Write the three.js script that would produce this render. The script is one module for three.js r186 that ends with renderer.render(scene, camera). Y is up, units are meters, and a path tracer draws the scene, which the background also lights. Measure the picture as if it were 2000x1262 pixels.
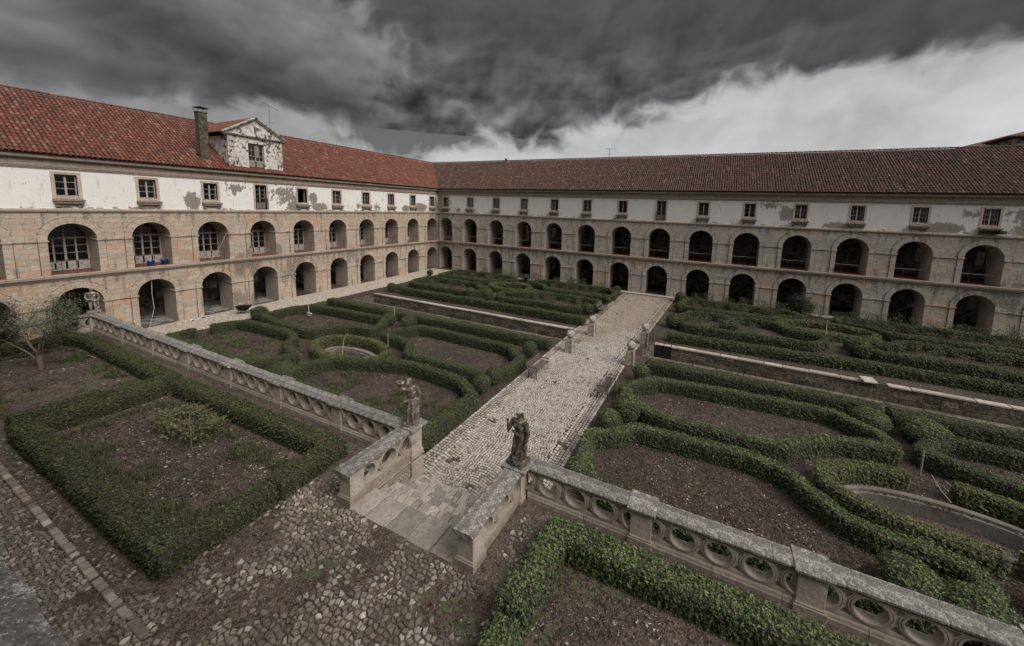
import * as THREE from 'three';
import { mergeGeometries, toCreasedNormals } from 'three/addons/utils/BufferGeometryUtils.js';
import { MarchingCubes } from 'three/addons/objects/MarchingCubes.js';
import { createNoise3D } from 'simplex-noise';

// ------------------------------------------------------------------ camera, sky, sun, exposure
const W = 1024, H = 646;
const scene = new THREE.Scene();
const camera = new THREE.PerspectiveCamera(2 * Math.atan(631 / 732.04) * 180 / Math.PI, 2000 / 1262, 0.05, 900);
camera.rotation.order = 'YXZ';
camera.position.set(33.591, 8.69, 39.305);
camera.rotation.set(-0.1235, 0.4483, 0.0326);
camera.setViewOffset(2000, 1262, -46.6, 133.7, 2000, 1262);   // a shifted lens
const renderer = new THREE.WebGLRenderer({ antialias: true });
renderer.setSize(W, H);
renderer.toneMapping = THREE.LinearToneMapping;
renderer.toneMappingExposure = 2.0;
renderer.shadowMap.enabled = true;

const rngOf = (a) => () => { a |= 0; a = a + 0x6D2B79F5 | 0; let t = Math.imul(a ^ a >>> 15, 1 | a); t = t + Math.imul(t ^ t >>> 7, 61 | t) ^ t; return ((t ^ t >>> 14) >>> 0) / 4294967296; };
const n3 = createNoise3D(rngOf(11));
const clamp = (x, a = 0, b = 1) => Math.min(b, Math.max(a, x));
const sst = (a, b, x) => { const t = clamp((x - a) / (b - a)); return t * t * (3 - 2 * t); };
const mix = (a, b, t) => a + (b - a) * t;
const fbm3 = (x, y, z, o = 4) => { let s = 0, a = 0.5, f = 1; for (let i = 0; i < o; i++) { s += a * n3(x * f, y * f, z * f); a *= 0.5; f *= 2.03; } return s; };

// storm sky: a dark shelf of cloud over a pale grey overcast, radiance per direction
const lin = (s) => Math.pow(s / 255, 2.2);
const poly = (p, x) => { if (x <= p[0][0]) return p[0][1]; for (let i = 1; i < p.length; i++) if (x <= p[i][0]) return mix(p[i - 1][1], p[i][1], (x - p[i - 1][0]) / (p[i][0] - p[i - 1][0])); return p[p.length - 1][1]; };
const shelfEdge = [[-110, 7], [-80, 8.8], [-72, 9.3], [-62, 10.8], [-57, 9.6], [-52, 7.6], [-44, 7.0], [-30, 10.0], [-17, 12.2], [-6, 14.0], [4.2, 15.9], [16, 17.0], [25, 16.8], [45, 18], [80, 24], [120, 34]];
const leftEdge = [[3, -50], [8, -52], [12, -49], [15, -45], [18.3, -44], [21, -49], [24, -53.5], [30, -60], [40, -75]];
const SKY = 1 / 2.0;                                          // the exposure is 2
const HB = (() => { const r = rngOf(5), a = new Float32Array(4096); for (let i = 0; i < 4096; i++) a[i] = 0.15 + 0.7 * r(); return a; })();
function skyAt(x, y, z) {
  const el = Math.asin(clamp(y, -1, 1)) * 57.2958, az = Math.atan2(x, -z) * 57.2958;
  const X = x * 5, Y = y * 6.2, Z = z * 5;
  const w1 = fbm3(X * 0.8, Y * 0.8, Z * 0.8 + 3.1, 3), w2 = fbm3(X * 0.8 + 7, Y * 0.8, Z * 0.8, 3);
  const puff = fbm3(X * 0.9 + w1 * 0.4, Y * 0.9 + w2 * 0.4, Z * 0.9, 6);
  // rounded heaps of cloud, each paler on its upper left and dark beneath
  const heap = (sx, sy, k) => {
    const u = az / sx + w1 * 0.55 + k, v = el / sy + w2 * 0.55 + 3 * k, ui = Math.floor(u), vi = Math.floor(v); let t = 0, wsum = 1e-6;
    for (let j = -1; j <= 1; j++) for (let i = -1; i <= 1; i++) { const h1 = HB[((ui + i) * 157 + (vi + j) * 311 + k * 977) & 4095], h2 = HB[((ui + i) * 263 + (vi + j) * 119 + k * 553 + 7) & 4095], du = u - ui - i - h1, dv = v - vi - j - h2, d = Math.hypot(du, dv), g = Math.exp(-d * d * 5.5); wsum += g * g * 3; t += g * g * 3 * clamp(dv * 1.1 - du * 0.55, -0.8, 0.8); }
    return t / (wsum + 0.12);
  };
  const bil = heap(10, 7.5, 1) + 0.5 * heap(4.6, 3.6, 2), sm = heap(2.3, 1.9, 3) + 0.4 * heap(1.1, 0.9, 4);
  const fine = fbm3(X * 3.4 + w1, Y * 3.8 + w2, Z * 3.4, 4);
  const soft = fbm3(X * 0.35 + 20, Y * 0.5, Z * 0.35, 2);
  // pale broken cloud in the gap
  let v = mix(146, 190, sst(-56, -34, az + 6 * puff)) + 14 * puff + 13 * bil + 5 * sm + 4 * fine + 16 * soft + 9 * sst(10, 6, el) - 8 * sst(14, 18, el);
  const e = poly(shelfEdge, az) + 3.2 * puff - 0.8 * bil + 0.9 * fine - 0.4 * sm;
  const shelf = sst(-1.4, 1.7, el - e);
  const right = sst(-2.6, 3.6, az - poly(leftEdge, el) - 8 * puff - 3 * bil - 4 * fine);
  const lumps = sst(25, 13, el) * sst(26, -8, az) * sst(-66, -52, az);
  const thick = 84 + 10 * puff + 10 * soft - 3 * sst(-10, 20, az) + (0.22 + 0.78 * lumps) * (50 * bil + 22 * sm + 9 * fine) + lumps * (13 + 34 * puff) + 14 * sst(0.1, 0.5, fbm3(X * 0.7 + 5, Y * 0.6, Z * 0.7, 3)) * sst(4, -30, az) * sst(26, 18, el);
  let thin = 122 + 15 * puff + 20 * bil + 8 * sm + 4 * fine;
  const band = (el - (16.8 - 0.2 * (az + 74)) - 2.2 * puff) / 3.0;
  thin -= 42 * Math.exp(-band * band) * sst(-84, -68, az) * sst(-38, -52, az);
  thin -= 26 * Math.exp(-Math.pow((el - 11.6 + 0.02 * (az + 70) - 2 * puff) / 2.0, 2)) * sst(-46, -64, az);
  thin -= 22 * sst(15, 22, el + 3 * puff) * sst(-56, -74, az);
  let mass = mix(thin, thick, right);
  v = mix(v, mass, shelf);
  const out = sst(66, 108, Math.abs(az + 27)), up = sst(27, 46, el);
  // beyond the picture an overcast of the usual kind, three times as bright overhead as low down
  let L = lin(v); const o = (0.16 + 0.56 * Math.pow(Math.max(y, 0), 1.2)) * (1 + 0.3 * puff + 0.1 * bil);
  L = mix(L, o, Math.max(out, up)) * SKY;
  return [L * 0.99, L, L * mix(1.035, 1.0, sst(80, 180, v))];
}
{
  const w = 2880, h = 1440, d = new Float32Array(w * h * 4);
  for (let j = 0; j < h; j++) {
    const la = ((j + 0.5) / h - 0.5) * Math.PI, cy = Math.cos(la), sy = Math.sin(la);
    const step = sy < -0.05 ? 64 : (sy > 0.7 ? 4 : 1);
    let last = null;
    for (let i = 0; i < w; i++) {
      if (i % step === 0 || !last) {
        const lo = ((i + 0.5) / w - 0.5) * 2 * Math.PI;
        const coarse = Math.abs(lo * 57.2958 + 117) > 66 || sy > 0.52;     // outside the photographed part a coarser step will do
        if (!coarse || i % 6 === 0 || !last) last = sy < -0.05 ? [0.045, 0.042, 0.038] : skyAt(cy * Math.cos(lo), Math.max(sy, 0.0), cy * Math.sin(lo));
      }
      const o = (j * w + i) * 4; d[o] = last[0]; d[o + 1] = last[1]; d[o + 2] = last[2]; d[o + 3] = 1;
    }
  }
  const t = new THREE.DataTexture(d, w, h, THREE.RGBAFormat, THREE.FloatType);
  t.mapping = THREE.EquirectangularReflectionMapping; t.magFilter = THREE.LinearFilter; t.needsUpdate = true;
  scene.background = t; scene.environment = t;
}
const sun = new THREE.DirectionalLight(0xfff6ee, 1.5);
sun.position.set(33 + 76, 74, 20 + 17); sun.target.position.set(33, 0, 20);
sun.castShadow = true; sun.shadow.radius = 75; sun.shadow.mapSize.set(2048, 2048);
Object.assign(sun.shadow.camera, { left: -60, right: 60, top: 60, bottom: -60, near: 1, far: 260 });
scene.add(sun, sun.target);

// ------------------------------------------------------------------ helpers
const names = {};
const numbered = (n) => { const k = names[n] = (names[n] ?? -1) + 1; return k ? n + '_' + String(k).padStart(3, '0') : n; };
function tag(o, label, category, group, kind) {
  o.userData.label = label; if (category) o.userData.category = category; if (group) o.userData.group = group; if (kind) o.userData.kind = kind;
  return o;
}
function thing(name, label, category, pos = [0, 0, 0], turn = 0, group) {
  const g = new THREE.Group(); g.name = numbered(name); g.position.set(...pos); g.rotation.y = turn; scene.add(g);
  return tag(g, label, category, group);
}
function part(name, geo, mat, parent, label) {
  const g = Array.isArray(geo) ? merge(geo) : geo;
  const m = new THREE.Mesh(g, mat); m.name = name; m.castShadow = m.receiveShadow = true;
  if (label) m.userData.label = label;
  parent.add(m); return m;
}
function stuffPart(name, geo, mat, parent) { const m = part(name, geo, mat, parent); m.userData.kind = 'stuff'; return m; }
function structure(name, geo, mat) { const m = part(numbered(name), geo, mat, scene); m.userData.kind = 'structure'; return m; }
function merge(list) {
  const col = list.some((g) => g.attributes.color);
  const out = list.map((g) => {
    let q = g.index ? g.toNonIndexed() : g;
    for (const k of Object.keys(q.attributes)) if (!['position', 'normal', 'uv', 'color'].includes(k)) q.deleteAttribute(k);
    if (!q.attributes.uv) q.setAttribute('uv', new THREE.BufferAttribute(new Float32Array(q.attributes.position.count * 2), 2));
    if (!q.attributes.normal) q.computeVertexNormals();
    if (col && !q.attributes.color) q.setAttribute('color', new THREE.BufferAttribute(new Float32Array(q.attributes.position.count * 3).fill(1), 3));
    return q;
  });
  return out.length === 1 ? out[0] : mergeGeometries(out, false);
}
function tint(g, c) { const n = g.attributes.position.count, a = new Float32Array(n * 3); for (let i = 0; i < n; i++) { a[i * 3] = c[0]; a[i * 3 + 1] = c[1]; a[i * 3 + 2] = c[2]; } g.setAttribute('color', new THREE.BufferAttribute(a, 3)); return g; }
const _v = new THREE.Vector3(), _m = new THREE.Matrix4(), _q = new THREE.Quaternion(), _e = new THREE.Euler(), _s = new THREE.Vector3();
function moved(g, x = 0, y = 0, z = 0, rx = 0, ry = 0, rz = 0, s = 1) { const sc = Array.isArray(s) ? s : [s, s, s]; return g.clone().applyMatrix4(new THREE.Matrix4().compose(new THREE.Vector3(x, y, z), new THREE.Quaternion().setFromEuler(new THREE.Euler(rx, ry, rz, 'YXZ')), new THREE.Vector3(...sc))); }
// flat-shaded polygon soup with metre uv from the dominant axis
function soup(tris, uv) {
  const p = new Float32Array(tris.length * 9), n = new Float32Array(tris.length * 9), u = new Float32Array(tris.length * 6);
  const a = new THREE.Vector3(), b = new THREE.Vector3(), c = new THREE.Vector3(), e1 = new THREE.Vector3(), e2 = new THREE.Vector3();
  tris.forEach((t, i) => {
    a.fromArray(t[0]); b.fromArray(t[1]); c.fromArray(t[2]); e1.subVectors(b, a).cross(e2.subVectors(c, a)).normalize();
    const ax = Math.abs(e1.x), ay = Math.abs(e1.y), az = Math.abs(e1.z);
    for (let k = 0; k < 3; k++) {
      const q = t[k]; p.set(q, i * 9 + k * 3); n.set([e1.x, e1.y, e1.z], i * 9 + k * 3);
      const w = uv ? uv(q, e1) : (ay > ax && ay > az ? [q[0], q[2]] : ax > az ? [q[2], q[1]] : [q[0], q[1]]);
      u.set(w, i * 6 + k * 2);
    }
  });
  const g = new THREE.BufferGeometry();
  g.setAttribute('position', new THREE.BufferAttribute(p, 3)); g.setAttribute('normal', new THREE.BufferAttribute(n, 3)); g.setAttribute('uv', new THREE.BufferAttribute(u, 2));
  return g;
}
// box from bounds with chamfered edges (bev = 0: plain)
function box(x0, x1, y0, y1, z0, z1, bev = 0, uv) {
  const T = [], Q = (a, b, c, d) => { T.push([a, b, c], [a, c, d]); };
  const B = Math.min(bev, (x1 - x0) / 2.2, (y1 - y0) / 2.2, (z1 - z0) / 2.2);
  const P = (sx, sy, sz, k) => [sx > 0 ? x1 - (k === 0 ? 0 : B) : x0 + (k === 0 ? 0 : B), sy > 0 ? y1 - (k === 1 ? 0 : B) : y0 + (k === 1 ? 0 : B), sz > 0 ? z1 - (k === 2 ? 0 : B) : z0 + (k === 2 ? 0 : B)];
  Q(P(1, -1, 1, 0), P(1, -1, -1, 0), P(1, 1, -1, 0), P(1, 1, 1, 0)); Q(P(-1, -1, -1, 0), P(-1, -1, 1, 0), P(-1, 1, 1, 0), P(-1, 1, -1, 0));
  Q(P(-1, 1, 1, 1), P(1, 1, 1, 1), P(1, 1, -1, 1), P(-1, 1, -1, 1)); Q(P(-1, -1, -1, 1), P(1, -1, -1, 1), P(1, -1, 1, 1), P(-1, -1, 1, 1));
  Q(P(-1, -1, 1, 2), P(1, -1, 1, 2), P(1, 1, 1, 2), P(-1, 1, 1, 2)); Q(P(1, -1, -1, 2), P(-1, -1, -1, 2), P(-1, 1, -1, 2), P(1, 1, -1, 2));
  if (B > 0) {
    const fix = (a, b, c, d, o) => { // orient outward
      const n = new THREE.Vector3(b[0] - a[0], b[1] - a[1], b[2] - a[2]).cross(new THREE.Vector3(c[0] - a[0], c[1] - a[1], c[2] - a[2]));
      if (n.x * o[0] + n.y * o[1] + n.z * o[2] < 0) d ? Q(d, c, b, a) : T.push([c, b, a]); else d ? Q(a, b, c, d) : T.push([a, b, c]);
    };
    for (const i of [1, -1]) for (const j of [1, -1]) {
      fix(P(i, j, 1, 0), P(i, j, -1, 0), P(i, j, -1, 1), P(i, j, 1, 1), [i, j, 0]);
      fix(P(1, i, j, 1), P(-1, i, j, 1), P(-1, i, j, 2), P(1, i, j, 2), [0, i, j]);
      fix(P(i, 1, j, 0), P(i, -1, j, 0), P(i, -1, j, 2), P(i, 1, j, 2), [i, 0, j]);
      for (const k of [1, -1]) fix(P(i, j, k, 0), P(i, j, k, 1), P(i, j, k, 2), null, [i, j, k]);
    }
  }
  return soup(T, uv);
}
// closed profile [[y, z] ...] (counter-clockwise seen from +x) swept along x from a to b
function sweepX(prof, a, b, uv) {
  const T = [], n = prof.length;
  for (let i = 0; i < n; i++) { const p = prof[i], q = prof[(i + 1) % n]; T.push([[a, p[0], p[1]], [b, p[0], p[1]], [b, q[0], q[1]]], [[a, p[0], p[1]], [b, q[0], q[1]], [a, q[0], q[1]]]); }
  const tri = THREE.ShapeUtils.triangulateShape(prof.map((p) => new THREE.Vector2(p[1], p[0])), []);
  for (const [i, j, k] of tri) { T.push([[b, ...prof[i]], [b, ...prof[j]], [b, ...prof[k]]], [[a, ...prof[k]], [a, ...prof[j]], [a, ...prof[i]]]); }
  const g = soup(T, uv);
  // make sure the faces look outward
  let vol = 0; const P = g.attributes.position.array;
  for (let i = 0; i < P.length; i += 9) vol += P[i] * (P[i + 4] * P[i + 8] - P[i + 5] * P[i + 7]) - P[i + 1] * (P[i + 3] * P[i + 8] - P[i + 5] * P[i + 6]) + P[i + 2] * (P[i + 3] * P[i + 7] - P[i + 4] * P[i + 6]);
  if (vol < 0) return soup(T.map((t) => [t[0], t[2], t[1]]), uv);
  return g;
}
// tube with varying radius through points [x, y, z, r]
function tube(pts, seg = 6, cap = true) {
  const n = pts.length, pos = [], idx = [], uv = [];
  const d = new THREE.Vector3(), up = new THREE.Vector3(), s = new THREE.Vector3(), t = new THREE.Vector3(); let prev = null; let len = 0;
  for (let i = 0; i < n; i++) {
    const a = pts[Math.max(0, i - 1)], b = pts[Math.min(n - 1, i + 1)];
    d.set(b[0] - a[0], b[1] - a[1], b[2] - a[2]).normalize();
    if (!prev) { up.set(Math.abs(d.y) > 0.9 ? 1 : 0, Math.abs(d.y) > 0.9 ? 0 : 1, 0); } else up.copy(prev);
    s.crossVectors(d, up).normalize(); t.crossVectors(s, d).normalize(); prev = t.clone();
    if (i) len += Math.hypot(pts[i][0] - pts[i - 1][0], pts[i][1] - pts[i - 1][1], pts[i][2] - pts[i - 1][2]);
    for (let k = 0; k <= seg; k++) { const an = k / seg * Math.PI * 2, r = pts[i][3]; pos.push(pts[i][0] + (s.x * Math.cos(an) + t.x * Math.sin(an)) * r, pts[i][1] + (s.y * Math.cos(an) + t.y * Math.sin(an)) * r, pts[i][2] + (s.z * Math.cos(an) + t.z * Math.sin(an)) * r); uv.push(k / seg, len); }
  }
  const w = seg + 1;
  for (let i = 0; i < n - 1; i++) for (let k = 0; k < seg; k++) idx.push(i * w + k, i * w + k + 1, (i + 1) * w + k, i * w + k + 1, (i + 1) * w + k + 1, (i + 1) * w + k);
  if (cap) for (const i of [0, n - 1]) { const c = pos.length / 3; pos.push(pts[i][0], pts[i][1], pts[i][2]); uv.push(0, 0); for (let k = 0; k < seg; k++) i ? idx.push(i * w + k, i * w + k + 1, c) : idx.push(i * w + k + 1, i * w + k, c); }
  const g = new THREE.BufferGeometry(); g.setAttribute('position', new THREE.Float32BufferAttribute(pos, 3)); g.setAttribute('uv', new THREE.Float32BufferAttribute(uv, 2)); g.setIndex(idx); g.computeVertexNormals();
  return g;
}
const rod = (a, b, r, seg = 5) => tube([[...a, r], [...b, r]], seg);
function instanced(name, geo, mat, mats, cols, parent) {
  const m = new THREE.InstancedMesh(geo, mat, mats.length); m.name = name; m.userData.kind = 'stuff'; m.castShadow = m.receiveShadow = true;
  mats.forEach((a, i) => m.setMatrixAt(i, a)); if (cols) cols.forEach((c, i) => m.setColorAt(i, c));
  parent.add(m); return m;
}
const mat4 = (x, y, z, rx, ry, rz, sx, sy = sx, sz = sx) => new THREE.Matrix4().compose(_v.set(x, y, z), _q.setFromEuler(_e.set(rx, ry, rz, 'YXZ')), _s.set(sx, sy, sz));

// ------------------------------------------------------------------ textures (periodic noise)
const HASH = new Float32Array(65536); { const r = rngOf(77); for (let i = 0; i < 65536; i++) HASH[i] = r() * 2 - 1; }
const hsh = (x, y, s) => HASH[(x * 131 + y * 7919 + s * 3571) & 65535];
function pn(x, y, per, s = 0) {   // periodic value noise, -1..1
  const xi = Math.floor(x), yi = Math.floor(y), fx = x - xi, fy = y - yi, u = fx * fx * (3 - 2 * fx), v = fy * fy * (3 - 2 * fy);
  const m = (k) => ((k % per) + per) % per, x0 = m(xi), x1 = m(xi + 1), y0 = m(yi), y1 = m(yi + 1);
  return mix(mix(hsh(x0, y0, s), hsh(x1, y0, s), u), mix(hsh(x0, y1, s), hsh(x1, y1, s), u), v);
}
const pf = (u, v, base, o = 4, s = 0) => { let t = 0, a = 0.5, p = base; for (let i = 0; i < o; i++) { t += a * pn(u * p, v * p, p, s + i * 17); a *= 0.55; p *= 2; } return t; };
const enc = (x) => { x = clamp(x); return Math.round(255 * (x <= 0.0031308 ? x * 12.92 : 1.055 * Math.pow(x, 1 / 2.4) - 0.055)); };
function texture(w, h, fn, { color = true, rep = [1, 1], wrap = true } = {}) {
  const d = new Uint8Array(w * h * 4);
  for (let j = 0; j < h; j++) for (let i = 0; i < w; i++) {
    const c = fn((i + 0.5) / w, (j + 0.5) / h), o = (j * w + i) * 4;
    if (color) { d[o] = enc(c[0]); d[o + 1] = enc(c[1]); d[o + 2] = enc(c[2]); } else d[o] = d[o + 1] = d[o + 2] = Math.round(clamp(c) * 255);
    d[o + 3] = 255;
  }
  const t = new THREE.DataTexture(d, w, h); if (color) t.colorSpace = THREE.SRGBColorSpace;
  t.magFilter = THREE.LinearFilter; t.minFilter = THREE.LinearFilter; if (wrap) t.wrapS = t.wrapT = THREE.RepeatWrapping; t.repeat.set(...rep); t.needsUpdate = true;
  return t;
}
const again = (t, x, y = x) => { const c = t.clone(); c.repeat.set(x, y); c.needsUpdate = true; return c; };
const M = {};
const std = (name, o) => { const m = M[name] = new THREE.MeshStandardMaterial({ roughness: 0.9, metalness: 0, ...o }); m.name = name; return m; };
const mx3 = (a, b, t) => [mix(a[0], b[0], t), mix(a[1], b[1], t), mix(a[2], b[2], t)];

// ground level of the sunken garden: a gentle fall towards the terrace
const G = (z) => 0.2625 - 0.0125 * z, TER = 0.88;
// ------------------------------------------------------------------ materials
const grain = texture(512, 512, (u, v) => 0.5 + 0.5 * pf(u, v, 16, 5, 3), { color: false });
const lumpy = texture(512, 512, (u, v) => clamp(0.5 + 0.75 * pf(u, v, 6, 6, 9)), { color: false });
// limestone of walls: mottled, with rusty and grey patches
const stoneTone = texture(768, 768, (u, v) => {
  const a = pf(u, v, 5, 5, 21), b = pf(u, v, 24, 4, 5), k = pf(u, v, 9, 5, 61);
  let c = mx3([0.375, 0.325, 0.28], [0.455, 0.40, 0.35], clamp(0.5 + a));
  c = mx3(c, [0.36, 0.25, 0.195], sst(0.16, 0.46, k) * 0.6);
  c = mx3(c, [0.25, 0.225, 0.195], sst(0.22, 0.46, b + a * 0.3) * 0.5);
  const s = 1 + 0.16 * pf(u, v, 90, 2, 2); return c.map((x) => x * s);
});
std('stone', { map: again(stoneTone, 0.42), bumpMap: again(lumpy, 0.9), bumpScale: 0.012, vertexColors: true, roughness: 0.93 });
std('reveal', { map: again(stoneTone, 0.35), bumpMap: again(lumpy, 0.8), bumpScale: 0.012, color: new THREE.Color(0.95, 0.95, 0.95), roughness: 0.95 });
std('joint', { color: new THREE.Color(0.15, 0.13, 0.11), roughness: 1 });
// balustrade stone: pale where carved
const carved = texture(640, 640, (u, v) => {
  const a = pf(u, v, 6, 5, 33), b = pf(u, v, 30, 4, 15);
  let c = mx3([0.36, 0.33, 0.295], [0.49, 0.455, 0.41], clamp(0.5 + a));
  c = mx3(c, [0.21, 0.195, 0.175], sst(0.12, 0.5, b + 0.5 * a) * 0.55);
  return c.map((x) => x * (1 + 0.15 * pf(u, v, 120, 2, 8)));
});
std('carved', { map: again(carved, 0.7), bumpMap: again(lumpy, 1.4), bumpScale: 0.008, roughness: 0.92, vertexColors: true });
// coping: dark weathered top freckled with white lichen
const lichen = texture(768, 768, (u, v) => {
  const a = pf(u, v, 7, 5, 41), b = pf(u, v, 40, 4, 71), c2 = pf(u, v, 96, 3, 12);
  let c = mx3([0.13, 0.122, 0.112], [0.235, 0.222, 0.204], clamp(0.5 + a * 1.2));
  c = mx3(c, [0.045, 0.042, 0.038], sst(0.18, 0.36, -b + 0.3 * a) * 0.6);
  c = mx3(c, [0.46, 0.44, 0.405], sst(0.16, 0.36, b * 0.6 + c2 * 0.6 + a * 0.3) * 0.85);
  return c;
});
std('coping', { map: again(lichen, 1.15), bumpMap: again(lumpy, 1.6), bumpScale: 0.012, roughness: 0.95, vertexColors: true });
const statueTone = texture(512, 512, (u, v) => {
  const a = pf(u, v, 6, 5, 91), b = pf(u, v, 22, 4, 17);
  let c = mx3([0.09, 0.081, 0.071], [0.20, 0.182, 0.16], clamp(0.45 + a * 1.2));
  c = mx3(c, [0.40, 0.38, 0.345], sst(0.2, 0.42, b + 0.2 * a) * 0.7);
  return c;
});
std('statue_stone', { map: again(statueTone, 1.1), bumpMap: again(lumpy, 2.5), bumpScale: 0.006, roughness: 1, vertexColors: true });
// wood, metal, glass
const woodTone = texture(256, 512, (u, v) => { const a = pn(u * 48, v * 6, 48, 4) * 0.5 + pf(u, v, 8, 3, 6); const c = mx3([0.30, 0.27, 0.25], [0.46, 0.42, 0.39], clamp(0.5 + a * 0.7)); return mx3(c, [0.12, 0.1, 0.09], sst(0.3, 0.5, pf(u, v, 20, 3, 44))); });
std('painted_wood', { map: again(woodTone, 1.2), roughness: 0.7 });
std('bench_wood', { map: again(woodTone, 2.5), color: new THREE.Color(0.30, 0.27, 0.24), roughness: 0.85 });
std('grey_wood', { map: again(woodTone, 1.2), color: new THREE.Color(0.72, 0.7, 0.68), roughness: 0.8 });
std('iron', { color: new THREE.Color(0.028, 0.025, 0.023), roughness: 0.65, metalness: 0.4 });
std('rust_iron', { color: new THREE.Color(0.07, 0.045, 0.035), roughness: 0.8, metalness: 0.3 });
std('zinc', { color: new THREE.Color(0.22, 0.22, 0.22), roughness: 0.5, metalness: 0.6 });
std('rail', { color: new THREE.Color(0.32, 0.30, 0.28), roughness: 0.6 });
M.glass = new THREE.MeshPhysicalMaterial({ color: new THREE.Color(0.86, 0.88, 0.87), roughness: 0.06, transmission: 1, thickness: 0, ior: 1.5 }); M.glass.name = 'glass';
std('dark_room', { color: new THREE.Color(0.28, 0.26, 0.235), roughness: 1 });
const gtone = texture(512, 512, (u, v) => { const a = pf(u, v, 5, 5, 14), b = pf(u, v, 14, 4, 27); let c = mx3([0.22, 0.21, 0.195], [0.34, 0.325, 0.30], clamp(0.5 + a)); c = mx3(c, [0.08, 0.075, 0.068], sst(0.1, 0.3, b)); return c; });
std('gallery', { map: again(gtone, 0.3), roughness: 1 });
std('floor_tile', { map: again(stoneTone, 0.8), color: new THREE.Color(0.42, 0.19, 0.14), roughness: 0.85 });
std('sill', { map: again(lichen, 2.2), color: new THREE.Color(1.5, 1.5, 1.5), bumpMap: again(lumpy, 2.2), bumpScale: 0.02, roughness: 1 });
std('blue_plastic', { color: new THREE.Color(0.012, 0.03, 0.22), roughness: 0.4 });
std('rope', { color: new THREE.Color(0.42, 0.38, 0.32), roughness: 0.95 });
std('yellow_hose', { color: new THREE.Color(0.42, 0.36, 0.17), roughness: 0.6 });
std('white_flake', { color: new THREE.Color(0.62, 0.6, 0.56), roughness: 0.9 });
// roof tiles
const tileTone = texture(256, 256, (u, v) => { const a = pf(u, v, 6, 4, 55); return mx3([0.75, 0.72, 0.7], [1, 1, 1], clamp(0.6 + a)); });
std('tile', { map: tileTone, bumpMap: again(grain, 1), bumpScale: 0.004, roughness: 0.9, vertexColors: false });
std('tile_bed', { color: new THREE.Color(0.075, 0.036, 0.028), roughness: 1 });
// soil with litter, terrace dirt
const soilTone = texture(1024, 1024, (u, v) => {
  const a = pf(u, v, 6, 5, 31), b = pf(u, v, 48, 4, 25), f = pf(u, v, 200, 3, 35), s = pn(u * 420, v * 420, 420, 9);
  let c = mx3([0.036, 0.026, 0.0205], [0.078, 0.056, 0.044], clamp(0.5 + a * 0.9 + b * 0.5));
  c = mx3(c, [0.028, 0.021, 0.016], sst(0.12, 0.4, -f - b * 0.4));
  c = mx3(c, [0.27, 0.21, 0.155], sst(0.62, 0.92, s + f * 0.5) * 0.8);
  c = mx3(c, [0.05, 0.062, 0.026], sst(0.06, 0.3, pf(u, v, 5, 6, 83)) * sst(-0.1, 0.3, b) * 0.8);
  return c;
});
const soilBump = texture(512, 512, (u, v) => clamp(0.5 + 0.5 * pf(u, v, 40, 5, 25) + 0.3 * pf(u, v, 180, 2, 35)), { color: false });
std('soil', { map: again(soilTone, 1 / 9), bumpMap: again(soilBump, 1 / 5), bumpScale: 0.05, roughness: 1 });
std('dirt', { map: again(soilTone, 1 / 6), color: new THREE.Color(1.6, 1.66, 1.72), bumpMap: again(soilBump, 1 / 4), bumpScale: 0.04, roughness: 1 });
std('path_bed', { map: again(soilTone, 1 / 5), color: new THREE.Color(1.4, 1.43, 1.46), bumpMap: again(soilBump, 1 / 3), bumpScale: 0.03, roughness: 1 });
std('cobble', { map: again(carved, 1.3), bumpMap: again(lumpy, 3), bumpScale: 0.006, roughness: 0.85, color: new THREE.Color(0.9, 0.9, 0.9) });
std('cobble_v', { map: again(carved, 1.3), bumpMap: again(lumpy, 3), bumpScale: 0.006, roughness: 0.85, vertexColors: true });
std('slab', { map: again(carved, 0.6), bumpMap: again(lumpy, 2), bumpScale: 0.012, roughness: 0.9, vertexColors: true, color: new THREE.Color(0.86, 0.86, 0.86) });
const rubbleTone = texture(512, 256, (u, v) => { const a = pf(u, v, 8, 5, 2), b = pf(u, v, 30, 4, 66); let c = mx3([0.07, 0.058, 0.047], [0.19, 0.165, 0.135], clamp(0.5 + a)); c = mx3(c, [0.035, 0.042, 0.022], sst(0.05, 0.3, b + 0.4 * a) * 0.8); return c; });
std('rubble', { map: again(rubbleTone, 0.35), bumpMap: again(lumpy, 1), bumpScale: 0.02, roughness: 1, vertexColors: true });
// leaves
std('leaf', { roughness: 0.55, side: THREE.DoubleSide, color: 0xffffff });
std('leaf_v', { roughness: 0.6, side: THREE.DoubleSide, vertexColors: true });
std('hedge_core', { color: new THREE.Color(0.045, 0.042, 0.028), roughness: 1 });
std('bark', { map: again(woodTone, 0.8, 0.6), color: new THREE.Color(0.5, 0.45, 0.4), bumpMap: again(lumpy, 3), bumpScale: 0.01, roughness: 1 });
std('twig', { color: new THREE.Color(0.16, 0.125, 0.095), roughness: 1 });
// ------------------------------------------------------------------ the two arcaded wings
const IMP_L = 2.21, FL = 4.04, IMP_U = 6.0, STR = 7.57, PLT = 7.80, COR = 9.96, EAVE = 10.78, EW = 0.45, RW = -6.1, RIDGE = 14.95, THICK = 1.8, ARCH = 0.36, PW = 0.33;
const camDist = (g, root) => { g.computeBoundingSphere(); return g.boundingSphere.center.clone().applyMatrix4(root.matrixWorld).distanceTo(camera.position); };
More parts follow.
